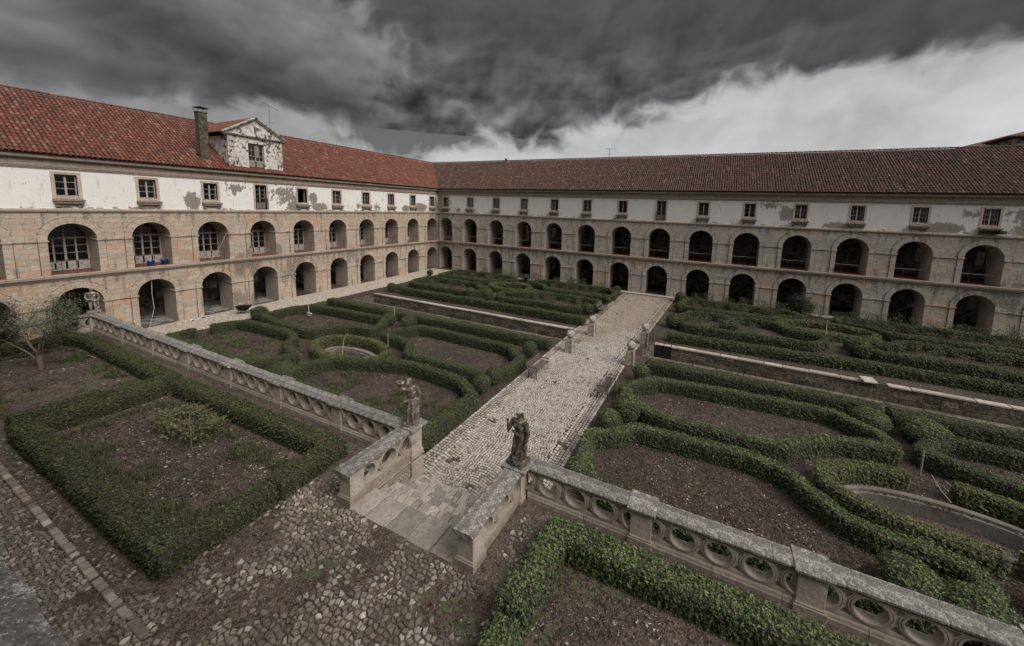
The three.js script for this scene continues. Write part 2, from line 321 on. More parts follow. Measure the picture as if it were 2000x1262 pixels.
// the largest 300 as parts of their own, the rest as one part
function pieces(name, geos, mat, parent, root, most = 300) {
  const l = geos.map((g) => [camDist(g, root), g]).sort((a, b) => a[0] - b[0]);
  l.slice(0, most).forEach(([, g]) => part(name, g, mat, parent));
  if (l.length > most) stuffPart(name, l.slice(most).map((x) => x[1]), mat, parent);
}
function wing(o) {
  const R = rngOf(o.seed), t = thing('cloister_wing', o.label, 'building', [0, 0, 0], o.turn, null);
  t.updateMatrixWorld(true);
  const { bays, hw, u0, u1, ground } = o;
  // structural wall with its arched openings
  const wallShape = new THREE.Shape([[u0, -1], [u1, -1], [u1, STR], [u0, STR]].map((p) => new THREE.Vector2(...p)));
  for (const uc of bays) for (const [b, imp] of [[ground(uc) - 0.3, IMP_L], [FL - 0.02, IMP_U]]) {
    const h = new THREE.Path(); h.moveTo(uc - hw, b); h.lineTo(uc - hw, imp); h.absarc(uc, imp, hw, Math.PI, 0, true); h.lineTo(uc + hw, b); h.closePath(); wallShape.holes.push(h);
  }
  const wg = new THREE.ExtrudeGeometry(wallShape, { depth: THICK - 0.03, bevelEnabled: false, curveSegments: 14 }); wg.translate(0, 0, -THICK);
  part('wall', wg, M.reveal, t);
  const jp = new THREE.ShapeGeometry(wallShape, 14); jp.translate(0, 0, -0.026); part('mortar', jp, M.joint, t);
  // ashlar
  const stones = [], vous = [], J = 0.005;
  const toneOf = (u, v) => o.tone(u, v, R), stoneMat = o.stone, fuv = (p, n) => [(p[0] + (n && Math.abs(n.x) > 0.5 ? p[2] : 0) - u0) / (u1 - u0), (p[1] + (n && Math.abs(n.y) > 0.5 ? p[2] : 0)) / 8];
  function block(a, b, v0, v1, p, circles, uv0) {
    a += J; b -= J; v0 += J; v1 -= J; if (b - a < 0.05 || v1 - v0 < 0.04) return;
    const near = circles.filter((c) => c[0] + c[2] > a && c[0] - c[2] < b && c[1] + c[2] > v0);
    const N = near.length ? Math.max(2, Math.ceil((b - a) / 0.12)) : 1, T = [], tops = [], lows = [];
    for (let i = 0; i <= N; i++) { const u = mix(a, b, i / N); let lo = v0; for (const c of near) { const d = Math.abs(u - c[0]); if (d < c[2]) lo = Math.max(lo, c[1] + Math.sqrt(c[2] * c[2] - d * d) + J); } lows.push([u, Math.min(lo, v1)]); tops.push([u, v1]); }
    if (lows.every((l) => l[1] > v1 - 0.03)) return;
    const B = -0.03, F = p + (R() - 0.5) * 0.012, q = 0.006, ch = (x, y, s) => [x, y, s ? F : B];
    for (let i = 0; i < N; i++) {
      const l0 = lows[i], l1 = lows[i + 1], t0 = tops[i], t1 = tops[i + 1];
      T.push([[...l0, F], [...l1, F], [...t1, F]], [[...l0, F], [...t1, F], [...t0, F]]);
      T.push([[...t0, F], [...t1, F], [...t1, B]], [[...t0, F], [...t1, B], [...t0, B]]);
      T.push([[...l0, B], [...l1, B], [...l1, F]], [[...l0, B], [...l1, F], [...l0, F]]);
    }
    const l0 = lows[0], t0 = tops[0], l1 = lows[N], t1 = tops[N];
    T.push([[...l0, B], [...l0, F], [...t0, F]], [[...l0, B], [...t0, F], [...t0, B]], [[...l1, F], [...l1, B], [...t1, B]], [[...l1, F], [...t1, B], [...t1, F]]);
    stones.push(tint(soup(T, fuv), toneOf((a + b) / 2, (v0 + v1) / 2)));
  }
  const storeys = [[(u) => ground(u), IMP_L, 3.69], [() => FL, IMP_U, STR]];
  storeys.forEach(([bot, imp, top], sI) => {
    const circ = bays.map((uc) => [uc, imp, hw + ARCH + 0.016]);
    bays.forEach((uc, bi) => {
      const g = bot(uc), nC = Math.round((imp - 0.09 - g) / 0.285), ch = (imp - 0.09 - g) / nC;
      for (const s of [-1, 1]) for (let k = 0; k < nC; k++) { const a = uc + s * hw, b = uc + s * (hw + PW); block(Math.min(a, b), Math.max(a, b), g + k * ch, g + (k + 1) * ch, k === 0 && sI === 0 ? 0.085 : 0.062, []); }
      // archivolt
      const nV = 11;
      for (let k = 0; k < nV; k++) {
        const a0 = Math.PI * k / nV + 0.005, a1 = Math.PI * (k + 1) / nV - 0.005, T = [], F = 0.064 + R() * 0.01, B = -0.03, S = 3;
        const P = (r, a, w) => [uc + Math.cos(a) * r, imp + 0.005 + Math.sin(a) * r, w];
        const r0 = hw + 0.002, r1 = hw + ARCH - 0.008;
        for (let i = 0; i < S; i++) {
          const x = mix(a0, a1, i / S), y = mix(a0, a1, (i + 1) / S);
          T.push([P(r0, x, F), P(r1, x, F), P(r1, y, F)], [P(r0, x, F), P(r1, y, F), P(r0, y, F)]);
          T.push([P(r1, x, F), P(r1, x, B), P(r1, y, B)], [P(r1, x, F), P(r1, y, B), P(r1, y, F)]);
          T.push([P(r0, x, B), P(r0, x, F), P(r0, y, F)], [P(r0, x, B), P(r0, y, F), P(r0, y, B)]);
        }
        T.push([P(r0, a0, B), P(r1, a0, B), P(r1, a0, F)], [P(r0, a0, B), P(r1, a0, F), P(r0, a0, F)], [P(r1, a1, B), P(r0, a1, B), P(r0, a1, F)], [P(r1, a1, B), P(r0, a1, F), P(r1, a1, F)]);
        vous.push(tint(soup(T, fuv), toneOf(uc + Math.cos((a0 + a1) / 2) * 1.1, imp + Math.sin((a0 + a1) / 2))));
      }
      // impost blocks, running back through the arch
      for (const s of [-1, 1]) {
        const a = uc + s * (hw - 0.045), b = uc + s * (hw + PW + 0.02);
        stones.push(tint(box(Math.min(a, b), Math.max(a, b), imp - 0.085, imp + 0.0, -0.5, 0.125, 0.012, fuv), toneOf(b, imp)));
        stones.push(tint(box(Math.min(a, b) + 0.02, Math.max(a, b) - 0.02, imp - 0.125, imp - 0.088, -0.5, 0.095, 0.008, fuv), toneOf(b, imp)));
        part('impost', tint(box(Math.min(a, uc + s * (hw + 0.05)), Math.max(a, uc + s * (hw + 0.05)), imp - 0.085, imp + 0.0, -THICK, -0.505, 0, fuv), [1, 1, 1]), stoneMat, t);
      }
    });
    // panels between the bays
    const GR = PW + 0.022, edges = [[u0, bays[0] - hw - GR], ...bays.slice(1).map((b, i) => [bays[i] + hw + GR, b - hw - GR]), [bays[bays.length - 1] + hw + GR, u1]];
    edges.forEach(([a, b], i) => {
      const g = bot((a + b) / 2), nC = Math.round((imp - 0.09 - g) / 0.3), ch = (imp - 0.09 - g) / nC;
      if (b > a + 0.05) {
        for (let k = 0; k < nC; k++) { const w = b - a, cut = w > 0.75 && R() < 0.55 ? a + w * (0.35 + R() * 0.3) : null; const v0 = g + k * ch, v1 = v0 + ch, p = k === 0 && sI === 0 ? 0.03 : 0.0; if (cut) { block(a, cut, v0, v1, p, []); block(cut, b, v0, v1, p, []); } else block(a, b, v0, v1, p, []); }
        stones.push(tint(box(a + 0.004, b - 0.004, imp - 0.085, imp, -0.03, 0.075, 0.01, fuv), toneOf((a + b) / 2, imp)));
      }
      // spandrels
      const A = i === 0 ? u0 : bays[i - 1], Bq = i === edges.length - 1 ? u1 : bays[i], rows = Math.round((top - imp) / 0.31), rh = (top - imp) / rows;
      for (let k = 0; k < rows; k++) {
        const n = Math.max(2, Math.round((Bq - A) / 0.85)), off = (k % 2) * 0.5;
        for (let q = 0; q <= n; q++) { const x0 = Math.max(A, A + (q - off) * (Bq - A) / n), x1 = Math.min(Bq, A + (q + 1 - off) * (Bq - A) / n); if (x1 > x0 + 0.05) block(x0, x1, imp + k * rh, imp + (k + 1) * rh, 0.004, circ); }
      }
    });
  });
  pieces('ashlar_stone', stones, stoneMat, t, t);
  pieces('voussoir', vous, stoneMat, t, t);
  // jamb stones inside the openings, on the cheek that the camera sees
  // mouldings laid in lengths
  function run(name, prof, len, dark) {
    const gs = []; const n = Math.round((u1 - u0) / len);
    let x = u0; for (let i = 0; i < n; i++) { const e = i === n - 1 ? u1 : u0 + (u1 - u0) * (i + 1 + (R() - 0.5) * 0.3) / n; const dw = (R() - 0.5) * 0.012, ou = R() * 4; gs.push(tint(sweepX(prof.map(([v, w]) => [v, w + (w > 0 ? dw : 0)]), x + 0.005, e - 0.005, (p) => [p[0] + ou, p[1] + p[2]]), toneOf((x + e) / 2, prof[1][0]).map((c) => c * dark))); x = e; }
    pieces(name, gs, M.stone, t, t, 100);
  }
  run('floor_band', [[3.69, -0.05], [3.69, 0.05], [3.74, 0.08], [3.80, 0.14], [3.86, 0.15], [3.86, 0.22], [3.99, 0.25], [4.03, 0.24], [4.035, 0.0], [4.03, -0.05]], 1.25, 0.92);
  run('string_course', [[7.57, -0.04], [7.57, 0.05], [7.61, 0.1], [7.66, 0.1], [7.67, 0.14], [7.76, 0.14], [7.80, 0.09], [7.80, -0.04]], 1.4, 1.0);
  run('cornice_moulding', [[COR, -0.04], [COR, 0.05], [10.02, 0.06], [10.02, 0.09], [10.08, 0.1], [10.10, 0.13], [10.17, 0.14], [10.17, -0.04]], 1.9, 0.85);
  run('frieze_stone', [[10.175, -0.04], [10.175, 0.06], [10.47, 0.06], [10.47, -0.04]], 1.6, 0.78);
  run('cornice_stone', [[10.475, -0.04], [10.475, 0.1], [10.5, 0.24], [10.53, 0.33], [10.64, 0.36], [10.69, 0.36], [10.69, -0.04]], 1.3, 0.8);
  // plastered top storey
  const pShape = new THREE.Shape([[u0, PLT], [u1, PLT], [u1, COR], [u0, COR]].map((p) => new THREE.Vector2(...p)));
  const wins = bays.map((uc, i) => o.window(i, uc)).filter(Boolean);
  for (const w of wins) { const h = new THREE.Path(); h.moveTo(w.u - w.hw, w.v0); h.lineTo(w.u - w.hw, w.v1); h.lineTo(w.u + w.hw, w.v1); h.lineTo(w.u + w.hw, w.v0); h.closePath(); pShape.holes.push(h); }
  const pg = new THREE.ExtrudeGeometry(pShape, { depth: 0.5, bevelEnabled: false }); pg.translate(0, 0, -0.49);
  { const P = pg.attributes.position, U = pg.attributes.uv; for (let i = 0; i < P.count; i++) U.setXY(i, (P.getX(i) - u0) / (u1 - u0), (P.getY(i) - PLT) / (COR - PLT)); }
  part('plaster', pg, o.plaster, t);
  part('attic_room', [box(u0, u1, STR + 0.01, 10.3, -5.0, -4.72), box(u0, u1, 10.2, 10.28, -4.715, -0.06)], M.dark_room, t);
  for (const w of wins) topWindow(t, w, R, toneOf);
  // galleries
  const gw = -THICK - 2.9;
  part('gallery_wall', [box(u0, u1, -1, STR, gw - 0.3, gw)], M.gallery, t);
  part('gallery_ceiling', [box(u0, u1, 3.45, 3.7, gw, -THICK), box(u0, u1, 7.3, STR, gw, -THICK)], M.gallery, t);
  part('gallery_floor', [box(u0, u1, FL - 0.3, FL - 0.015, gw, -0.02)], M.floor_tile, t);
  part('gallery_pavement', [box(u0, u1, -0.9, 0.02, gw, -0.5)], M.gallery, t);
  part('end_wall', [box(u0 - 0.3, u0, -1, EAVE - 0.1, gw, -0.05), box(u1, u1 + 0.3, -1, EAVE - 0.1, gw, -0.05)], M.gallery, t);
  bays.forEach((uc, i) => {
    if (o.glazed(i)) archedWindow(t, uc, hw, R);
    else innerOpening(t, uc + o.shift, FL, gw, i, R, true);
    innerOpening(t, uc + o.shift, ground(uc), gw, i + 5, R, false);
    const rw = o.glazed(i) ? 0.12 : -0.25, rv = FL + (o.glazed(i) ? 0.82 : 0.78);
    const rr = part('rail', rod([uc - hw, rv, rw], [uc + hw, rv + (R() - 0.5) * 0.03, rw], 0.016), o.glazed(i) ? M.rust_iron : M.rail, t);
    for (const x of o.glazed(i) ? [-0.45, 0, 0.45] : [-0.35, 0.4]) part('rail_post', rod([uc + x * hw * 1.3, FL, rw], [uc + x * hw * 1.3, rv + 0.02, rw], 0.014), M.rust_iron, t);
  });
  roof(t, o, R);
  return t;
}
function bars(list, w, d) { return list.map(([a, b, c, e]) => box(a, b, c, e, w, w + d, 0.006)); }
function topWindow(t, w, R, tone) {
  const { u, hw, v0, v1 } = w, f = 0.155, T = (x, y) => tone(x, y).map((c) => c * 1.08);
  const fr = part('window', [box(u - hw - f, u - hw, v0 - 0.16, v1 + f, -0.4, 0.035, 0.012), box(u + hw, u + hw + f, v0 - 0.16, v1 + f, -0.4, 0.035, 0.012), box(u - hw, u + hw, v1, v1 + f, -0.4, 0.034, 0.012), box(u - hw, u + hw, v0 - 0.16, v0, -0.4, 0.034, 0.012)].map((g) => tint(g, T(u, 9))), M.stone, t);
  const nC = 2, nR = w.door ? 4 : 3, lo = w.door ? v0 + 0.25 : v0, iw = 2 * hw, dep = -0.2;
  const sash = [[u - hw, u - hw + 0.05, v0, v1], [u + hw - 0.05, u + hw, v0, v1], [u - hw + 0.05, u + hw - 0.05, v1 - 0.05, v1], [u - hw + 0.05, u + hw - 0.05, v0, v0 + 0.06], [u - 0.045, u + 0.045, v0 + 0.06, v1 - 0.05]];
  if (!w.open) {
    const a0 = v0 + 0.06, a1 = v1 - 0.05;
    for (let k = 1; k < nR; k++) { const y = mix(w.door ? v0 + 0.55 : a0, a1, k / nR); sash.push([u - hw + 0.05, u - 0.045, y - 0.015, y + 0.015], [u + 0.045, u + hw - 0.05, y - 0.015, y + 0.015]); }
    if (w.wide) for (const s of [-1, 1]) sash.push([u + s * hw * 0.52 - 0.012, u + s * hw * 0.52 + 0.012, v0 + 0.06, v1 - 0.05]);
    if (w.door) sash.push([u - hw + 0.05, u - 0.045, v0 + 0.06, v0 + 0.55], [u + 0.045, u + hw - 0.05, v0 + 0.06, v0 + 0.55]);
    part('sash', bars(sash, dep, 0.05), w.grey ? M.grey_wood : M.painted_wood, fr);
    const base = w.door ? v0 + 0.55 : a0;
    for (let k = 0; k < nR; k++) for (const s of [-1, 1]) {
      const y0 = mix(base, a1, k / nR), y1 = mix(base, a1, (k + 1) / nR), x0 = s < 0 ? u - hw + 0.05 : u + 0.045, x1 = s < 0 ? u - 0.045 : u + hw - 0.05;
      part('pane', moved(box(x0, x1, y0, y1, -0.004, 0.004), 0, 0, dep + 0.02 + (R() - 0.5) * 0.004), M.glass, fr);
    }
  } else part('sash', bars([sash[0], sash[1], sash[2]], dep - 0.1, 0.05), M.grey_wood, fr);
  if (w.door) {
    const b = []; for (let k = 0; k <= 8; k++) { const x = mix(u - hw - 0.02, u + hw + 0.02, k / 8); b.push(rod([x, v0 + 0.04, 0.12], [x, v0 + 0.86, 0.12], k % 8 ? 0.011 : 0.02, 4)); }
    b.push(rod([u - hw - 0.05, v0 + 0.86, 0.12], [u + hw + 0.05, v0 + 0.86, 0.12], 0.02, 4), rod([u - hw - 0.05, v0 + 0.1, 0.12], [u + hw + 0.05, v0 + 0.1, 0.12], 0.015, 4), rod([u - hw - 0.03, v0 + 0.8, 0.12], [u - hw - 0.03, v0 + 0.8, -0.1], 0.014, 4), rod([u + hw + 0.03, v0 + 0.8, 0.12], [u + hw + 0.03, v0 + 0.8, -0.1], 0.014, 4));
    part('balconet', b, M.iron, fr);
  } else {
    const c = T(u, 8.1).map((x) => x * 0.58), q = hw + 0.13, yb = v0 - 0.165;
    part('sill_bracket', [box(u - q - 0.05, u + q + 0.05, yb - 0.12, yb, 0.037, 0.34, 0.02), box(u - q, u + q, yb - 0.26, yb - 0.122, 0.0, 0.28, 0.03), box(u - q + 0.04, u + q - 0.04, yb - 0.31, yb - 0.262, 0.0, 0.2, 0.02), box(u - q + 0.02, u - q + 0.22, yb - 0.44, yb - 0.312, 0.0, 0.16, 0.03), box(u + q - 0.22, u + q - 0.02, yb - 0.44, yb - 0.312, 0.0, 0.16, 0.03)].map((g) => tint(g, c)), M.stone, fr);
  }
}
function archedWindow(t, uc, hw, R) {
  const w = -1.56, b = FL + 0.02, imp = IMP_U, r = hw - 0.06, rim = new THREE.Shape(), hole = new THREE.Path();
  rim.moveTo(uc - hw, b); rim.lineTo(uc + hw, b); rim.lineTo(uc + hw, imp); rim.absarc(uc, imp, hw, 0, Math.PI, false); rim.closePath();
  hole.moveTo(uc - r, b + 0.08); hole.lineTo(uc - r, imp); hole.absarc(uc, imp, r, Math.PI, 0, true); hole.lineTo(uc + r, b + 0.08); hole.closePath(); rim.holes.push(hole);
  const g = new THREE.ExtrudeGeometry(rim, { depth: 0.07, bevelEnabled: false, curveSegments: 14 }); g.translate(0, 0, w);
  const L = [[uc - r, uc + r, imp - 0.05, imp + 0.05], [uc - 0.05, uc + 0.05, b + 0.08, imp - 0.05], [uc - 0.04, uc + 0.04, imp + 0.05, imp + r]];
  const q = r / 2, top = Math.sqrt(r * r - q * q), pb = b + 0.55;
  for (const s of [-1, 1]) L.push([uc + s * q - 0.04, uc + s * q + 0.04, b + 0.08, imp - 0.05], [uc + s * q - 0.015, uc + s * q + 0.015, imp + 0.05, imp + top]);
  for (const y of [mix(pb, imp, 0.36), mix(pb, imp, 0.68)]) L.push([uc - r, uc + r, y - 0.014, y + 0.014]);
  const yh = imp + r * 0.5, xh = Math.sqrt(r * r - yh * yh + 2 * yh * imp - imp * imp); L.push([uc - xh, uc + xh, yh - 0.012, yh + 0.012]);
  L.push([uc - r, uc + r, b + 0.08, pb]);
  const f = part('arched_window', [g, ...bars(L, w + 0.01, 0.05)], M.painted_wood, t);
  for (let c = 0; c < 4; c++) {
    const x0 = uc - r + c * q, x1 = x0 + q;
    for (let k = 0; k < 3; k++) part('pane', moved(box(x0, x1, mix(pb, imp, k * 0.34), mix(pb, imp, Math.min(1, (k + 1) * 0.34)), -0.004, 0.004), 0, 0, w + 0.03 + (R() - 0.5) * 0.005), M.glass, f);
    const sh = new THREE.Shape(); sh.moveTo(x0, imp); sh.lineTo(x1, imp); for (let k = 0; k <= 6; k++) { const x = mix(x1, x0, k / 6), d = x - uc; sh.lineTo(x, imp + Math.sqrt(Math.max(0, r * r - d * d))); }
    const pg = new THREE.ExtrudeGeometry(sh, { depth: 0.008, bevelEnabled: false }); pg.translate(0, 0, w + 0.026); part('pane', pg, M.glass, f);
  }
}
function innerOpening(t, u, v, gw, i, R, upper) {
  const kind = i % 3;                             // door, window, low window
  const hw = kind === 0 ? 0.55 : 0.62, v0 = v + (kind === 0 ? 0.02 : upper ? 1.05 : 1.1), v1 = v + (kind === 0 ? 2.3 : upper ? 2.25 : 2.35);
  const f = part('gallery_window', [...bars([[u - hw - 0.1, u - hw, v0 - 0.08, v1 + 0.1], [u + hw, u + hw + 0.1, v0 - 0.08, v1 + 0.1], [u - hw, u + hw, v1, v1 + 0.1], [u - hw, u + hw, v0 - 0.08, v0]], gw + 0.002, 0.05)], M.grey_wood, t);
  part('casement', bars([[u - 0.04, u + 0.04, v0, v1], [u - hw, u - hw + 0.05, v0, v1], [u + hw - 0.05, u + hw, v0, v1], [u - hw + 0.05, u - 0.04, (v0 + v1) / 2, (v0 + v1) / 2 + 0.03], [u + 0.04, u + hw - 0.05, (v0 + v1) / 2, (v0 + v1) / 2 + 0.03]], gw + 0.02, 0.04), M.grey_wood, f);
  part('pane', box(u - hw, u + hw, v0, v1, gw + 0.003, gw + 0.018), M.glass, f);
}
// barrel tiles, ridge, valley
const tileGeo = (() => {
  const pos = [], idx = [], S = 6, L = 0.46;
  for (let j = 0; j <= 1; j++) for (let k = 0; k <= S; k++) { const a = Math.PI * k / S, r = j ? 0.092 : 0.074; pos.push(Math.cos(a) * r, Math.sin(a) * r * 0.95 + (j ? 0.018 : 0.0), j * L); }
  for (let k = 0; k < S; k++) { const w = S + 1; idx.push(k, k + w, k + 1, k + 1, k + w, k + w + 1); }
  for (let k = 0; k <= S; k++) { const a = Math.PI * k / S, r = 0.074; pos.push(Math.cos(a) * r, Math.sin(a) * r * 0.95, L); }   // thickness at the lower end
  for (let k = 0; k < S; k++) { const w = S + 1, o = 2 * w; idx.push(w + k, o + k, w + k + 1, w + k + 1, o + k, o + k + 1); }
  const g = new THREE.BufferGeometry(); g.setAttribute('position', new THREE.Float32BufferAttribute(pos, 3)); g.setIndex(idx);
  const uv = []; for (let i = 0; i < pos.length; i += 3) uv.push(pos[i] * 2 + 0.5, pos[i + 2]); g.setAttribute('uv', new THREE.Float32BufferAttribute(uv, 2));
  return toCreasedNormals(g, 0.9);
})();
function roof(t, o, R) {
  const { u0, u1, valley } = o, slope = Math.hypot(EW - RW, RIDGE - EAVE), ang = Math.atan2(RIDGE - EAVE, EW - RW);
  const T = [], lo = (w) => valley > 0 ? w : -w;   // the valley runs along u = +-w
  const A = valley > 0 ? [[EW, EAVE, EW], [RW, RIDGE, RW], [u1, RIDGE, RW], [u1, EAVE, EW]] : [[u0, EAVE, EW], [u0, RIDGE, RW], [-RW, RIDGE, RW], [-EW, EAVE, EW]];
  const q = A.map(([u, v, w]) => [u, v - 0.03, w]);
  T.push([q[0], q[3], q[2]], [q[0], q[2], q[1]]);
  const back = q.map(([u, v, w], i) => i === 0 || i === 3 ? [u, v, 2 * RW - EW] : [u, v, w]);
  if (valley > 0) back[0][0] = 2 * RW - EW; else back[3][0] = -(2 * RW - EW);
  T.push([back[0], back[1], back[2]], [back[0], back[2], back[3]]);
  const rf = part('roof', soup(T), M.tile_bed, t);
  const mats = [], cols = [], pitch = 0.205, exp = 0.375, rows = Math.floor(slope / exp);
  const dn = new THREE.Vector3(0, -Math.sin(ang), Math.cos(ang)), nrm = new THREE.Vector3(0, Math.cos(ang), Math.sin(ang)), ux = new THREE.Vector3(1, 0, 0), bas = new THREE.Matrix4();
  const nU = Math.floor((u1 - u0 + 8) / pitch), list = [];
  for (let i = 0; i < nU; i++) {
    const wob = (R() - 0.5) * 0.02;
    for (let j = 0; j < rows; j++) {
      const s = slope - (rows - j) * exp - 0.02, w = EW - (slope - s) * Math.cos(ang) , yy = EAVE + (slope - s) * Math.sin(ang);
      // s counts from the ridge down; the tile starts at s and reaches 0.46 lower
      const d = s, wt = RW + d * Math.cos(ang), vt = RIDGE - d * Math.sin(ang), u = (valley > 0 ? RW - 1 : u0) + i * pitch + wob + (R() - 0.5) * 0.012;
      if (u < (valley > 0 ? wt + 0.05 : u0) || u > (valley > 0 ? u1 : -wt - 0.05)) continue;
      if (o.skip && o.skip(u, vt, wt)) continue;
      bas.makeBasis(ux, nrm, dn); const m = new THREE.Matrix4().makeRotationY((R() - 0.5) * 0.06).premultiply(bas);
      m.setPosition(u, vt + 0.006 + R() * 0.01, wt);
      list.push([m, o.tileColor(R, u, vt), _v.set(u, vt, wt).applyMatrix4(t.matrixWorld).distanceTo(camera.position)]);
    }
  }
  list.sort((a, b) => a[2] - b[2]);
  // the nearest tiles one by one in eight tones, the others as one field
  const tones = []; for (let k = 0; k < 8; k++) { const m = M.tile.clone(); m.name = 'tile_tone'; m.color.setRGB(...o.tileColor(R, u0 + R() * 30, 12).toArray()); tones.push(m); }
  list.slice(0, 300).forEach(([m]) => { const p = part('roof_tile', tileGeo, tones[Math.floor(R() * 8)], rf); p.applyMatrix4(m); });
  instanced('roof_tile', tileGeo, M.tile, list.slice(300).map((x) => x[0]), list.slice(300).map((x) => x[1]), rf);
  const rm = [], rc = [], uA = valley > 0 ? RW : u0, uB = valley > 0 ? u1 : -RW;
  for (let u = uA; u < uB; u += 0.4) { rm.push(mat4(u, RIDGE + 0.0, RW, 0, Math.PI / 2, 0, 1.5, 1.3, 1.02)); rc.push(o.tileColor(R, u, 15).multiplyScalar(0.8)); }
  instanced('ridge_tile', tileGeo, M.tile, rm, rc, rf);
  // eaves course under the lowest tiles
  part('eaves_course', box(valley > 0 ? EW : u0, valley > 0 ? u1 : -EW, 10.69, 10.73, -0.3, EW - 0.03), M.tile_bed, rf);
}
// plaster with its bare patches, laid out in facade metres
function plasterTex(u0, u1, patches, white, seed) {
  return texture(2048, 256, (s, v) => {
    const u = mix(u0, u1, s), y = mix(PLT, COR, v), x = u * 1.7;
    const a = fbm3(x * 0.5, y * 0.8, seed, 3), b = fbm3(x * 1.6, y * 1.9, seed + 5, 5), f = fbm3(x * 6, y * 6, seed + 9, 3);
    let c = white.map((k) => k * (1 + 0.05 * a + 0.03 * b));
    let p = -1;
    for (const [pu, pv, ru, rv, k] of patches) { const d = 1 - Math.hypot((u - pu) / (ru * 0.86), (y - pv) / (rv * 0.86)); p = Math.max(p, d * 1.1 + (k ? -0.35 + 1.1 * (b + 0.3 * f) : 0.45 * b)); }
    const low = -0.62 + sst(0.35, 0.0, y - PLT) * (0.5 + 0.9 * a) + b * 0.4; p = Math.max(p, low);
    if (p > 0.02) { c = mx3([0.20, 0.185, 0.168], [0.33, 0.305, 0.275], clamp(0.5 + 1.4 * f + 0.5 * b)); if (p < 0.09) c = mx3(c, [0.46, 0.43, 0.39], 0.7); if (p > 0.3 && f > 0.05) c = [0.27, 0.225, 0.185]; }
    const g = fbm3(x * 1.6, y * 0.5, seed + 30, 4);
    if (g + 0.25 * f > 0.42) c = mx3(c, [0.30, 0.28, 0.25], 0.3);      // grey damp marks
    if (f + b * 0.5 > 0.62) c = mx3(c, [0.2, 0.18, 0.155], 0.6);         // pocks
    return c;
  }, { wrap: false });
}
// weathered ashlar, laid out in facade metres: warm and grey beds, rusty patches, black mould running down from the ledges
function facadeTex(u0, u1, o) {
  return texture(2048, 512, (s, v) => {
    const u = mix(u0, u1, s), y = v * 8, a = fbm3(u * 0.22, y * 0.5, o.seed, 3), b = fbm3(u * 1.1, y * 1.3, o.seed + 4, 4), f = fbm3(u * 4.5, y * 5, o.seed + 8, 3), run = fbm3(u * 1.9, y * 0.28, o.seed + 12, 4) + 0.35 * f;
    let c = mx3(o.lo, o.hi, clamp(0.5 + 0.9 * b + 0.5 * a));
    const rust = a * 1.1 + b * 0.75 + o.rust(u, y); c = mx3(c, [0.40, 0.262, 0.185], sst(0.18, 0.42, rust) * 0.62);
    let wet = -0.42; for (const [ly, len] of [[7.57, 1.0], [6.0, 0.5], [3.69, 1.3], [2.2, 0.5]]) if (y < ly) wet = Math.max(wet, -0.42 + 0.42 * clamp(1 - (ly - y) / len)); if (y > 3.69 && y < 4.6) wet = Math.max(wet, -0.02 - (y - 3.9) * 0.35); if (y < 1.0) wet = Math.max(wet, -0.1 - y * 0.3);
    for (const [pu, pv, ru, rv] of o.stains) wet = Math.max(wet, 0.62 * (1 - Math.hypot((u - pu) / ru, (y - pv) / rv)));
    const k = run + wet + o.damp(u, y); if (k > 0.12) c = mx3(c, k > 0.32 ? [0.10, 0.098, 0.092] : [0.17, 0.16, 0.145], 0.5 + 0.3 * sst(-0.1, 0.35, f));
    if (f - 0.5 * b > 0.42) c = mx3(c, [0.52, 0.49, 0.44], 0.6);
    return c.map((q) => q * (1 + 0.10 * f));
  }, { wrap: false });
}
const facadeStone = (name, u0, u1, o) => { const m = std(name, { map: facadeTex(u0, u1, o), bumpMap: again(lumpy, (u1 - u0) * 0.9, 7.2), bumpScale: 0.014, vertexColors: true, roughness: 0.95 }); m.map.wrapS = m.map.wrapT = THREE.RepeatWrapping; return m; };
const LB = []; for (let n = -1; n <= 9; n++) LB.push(-(1.128 + 3.375 * (9 - n)));
const RB = []; for (let m = -1; m <= 13; m++) RB.push(5.278 + 3.852 * m);
std('plaster_left', { map: plasterTex(-38, 0, [[-25.85, 8.35, 0.55, 0.75, 0], [-23.2, 9.4, 1.0, 0.75, 1], [-19.3, 9.1, 1.9, 1.4, 1], [-18.6, 8.2, 0.9, 0.6, 0], [-17, 8.9, 0.5, 0.6, 0], [-16.4, 8.1, 0.9, 0.5, 0], [-14.6, 8.7, 0.4, 0.35, 1], [-12.1, 8.3, 0.6, 0.55, 1], [-9.8, 8.2, 0.8, 0.6, 1], [-5.6, 8.1, 0.7, 0.5, 0], [-3.2, 8.3, 1.5, 0.62, 0], [-0.6, 8.5, 0.8, 1.4, 0]], [0.78, 0.77, 0.745], 4.2), bumpMap: again(lumpy, 14, 1), bumpScale: 0.006, roughness: 0.95 });
std('plaster_right', { map: plasterTex(0, 60, [[0.6, 8.7, 1.9, 1.9, 0], [3.4, 8.1, 0.7, 0.5, 1], [5.9, 8.2, 0.5, 0.4, 1], [37.7, 9.6, 1.2, 0.5, 1], [38.9, 8.9, 0.7, 0.8, 0], [42.6, 8.0, 1.1, 0.4, 0], [48.9, 8.15, 1.7, 0.55, 0], [50.4, 9.3, 0.7, 0.5, 1], [53.6, 9.3, 2.0, 1.3, 1], [54, 8.2, 1.7, 0.8, 0], [57, 8.5, 2, 1.5, 1]], [0.60, 0.60, 0.58], 8.8), bumpMap: again(lumpy, 22, 1), bumpScale: 0.006, roughness: 0.95 });
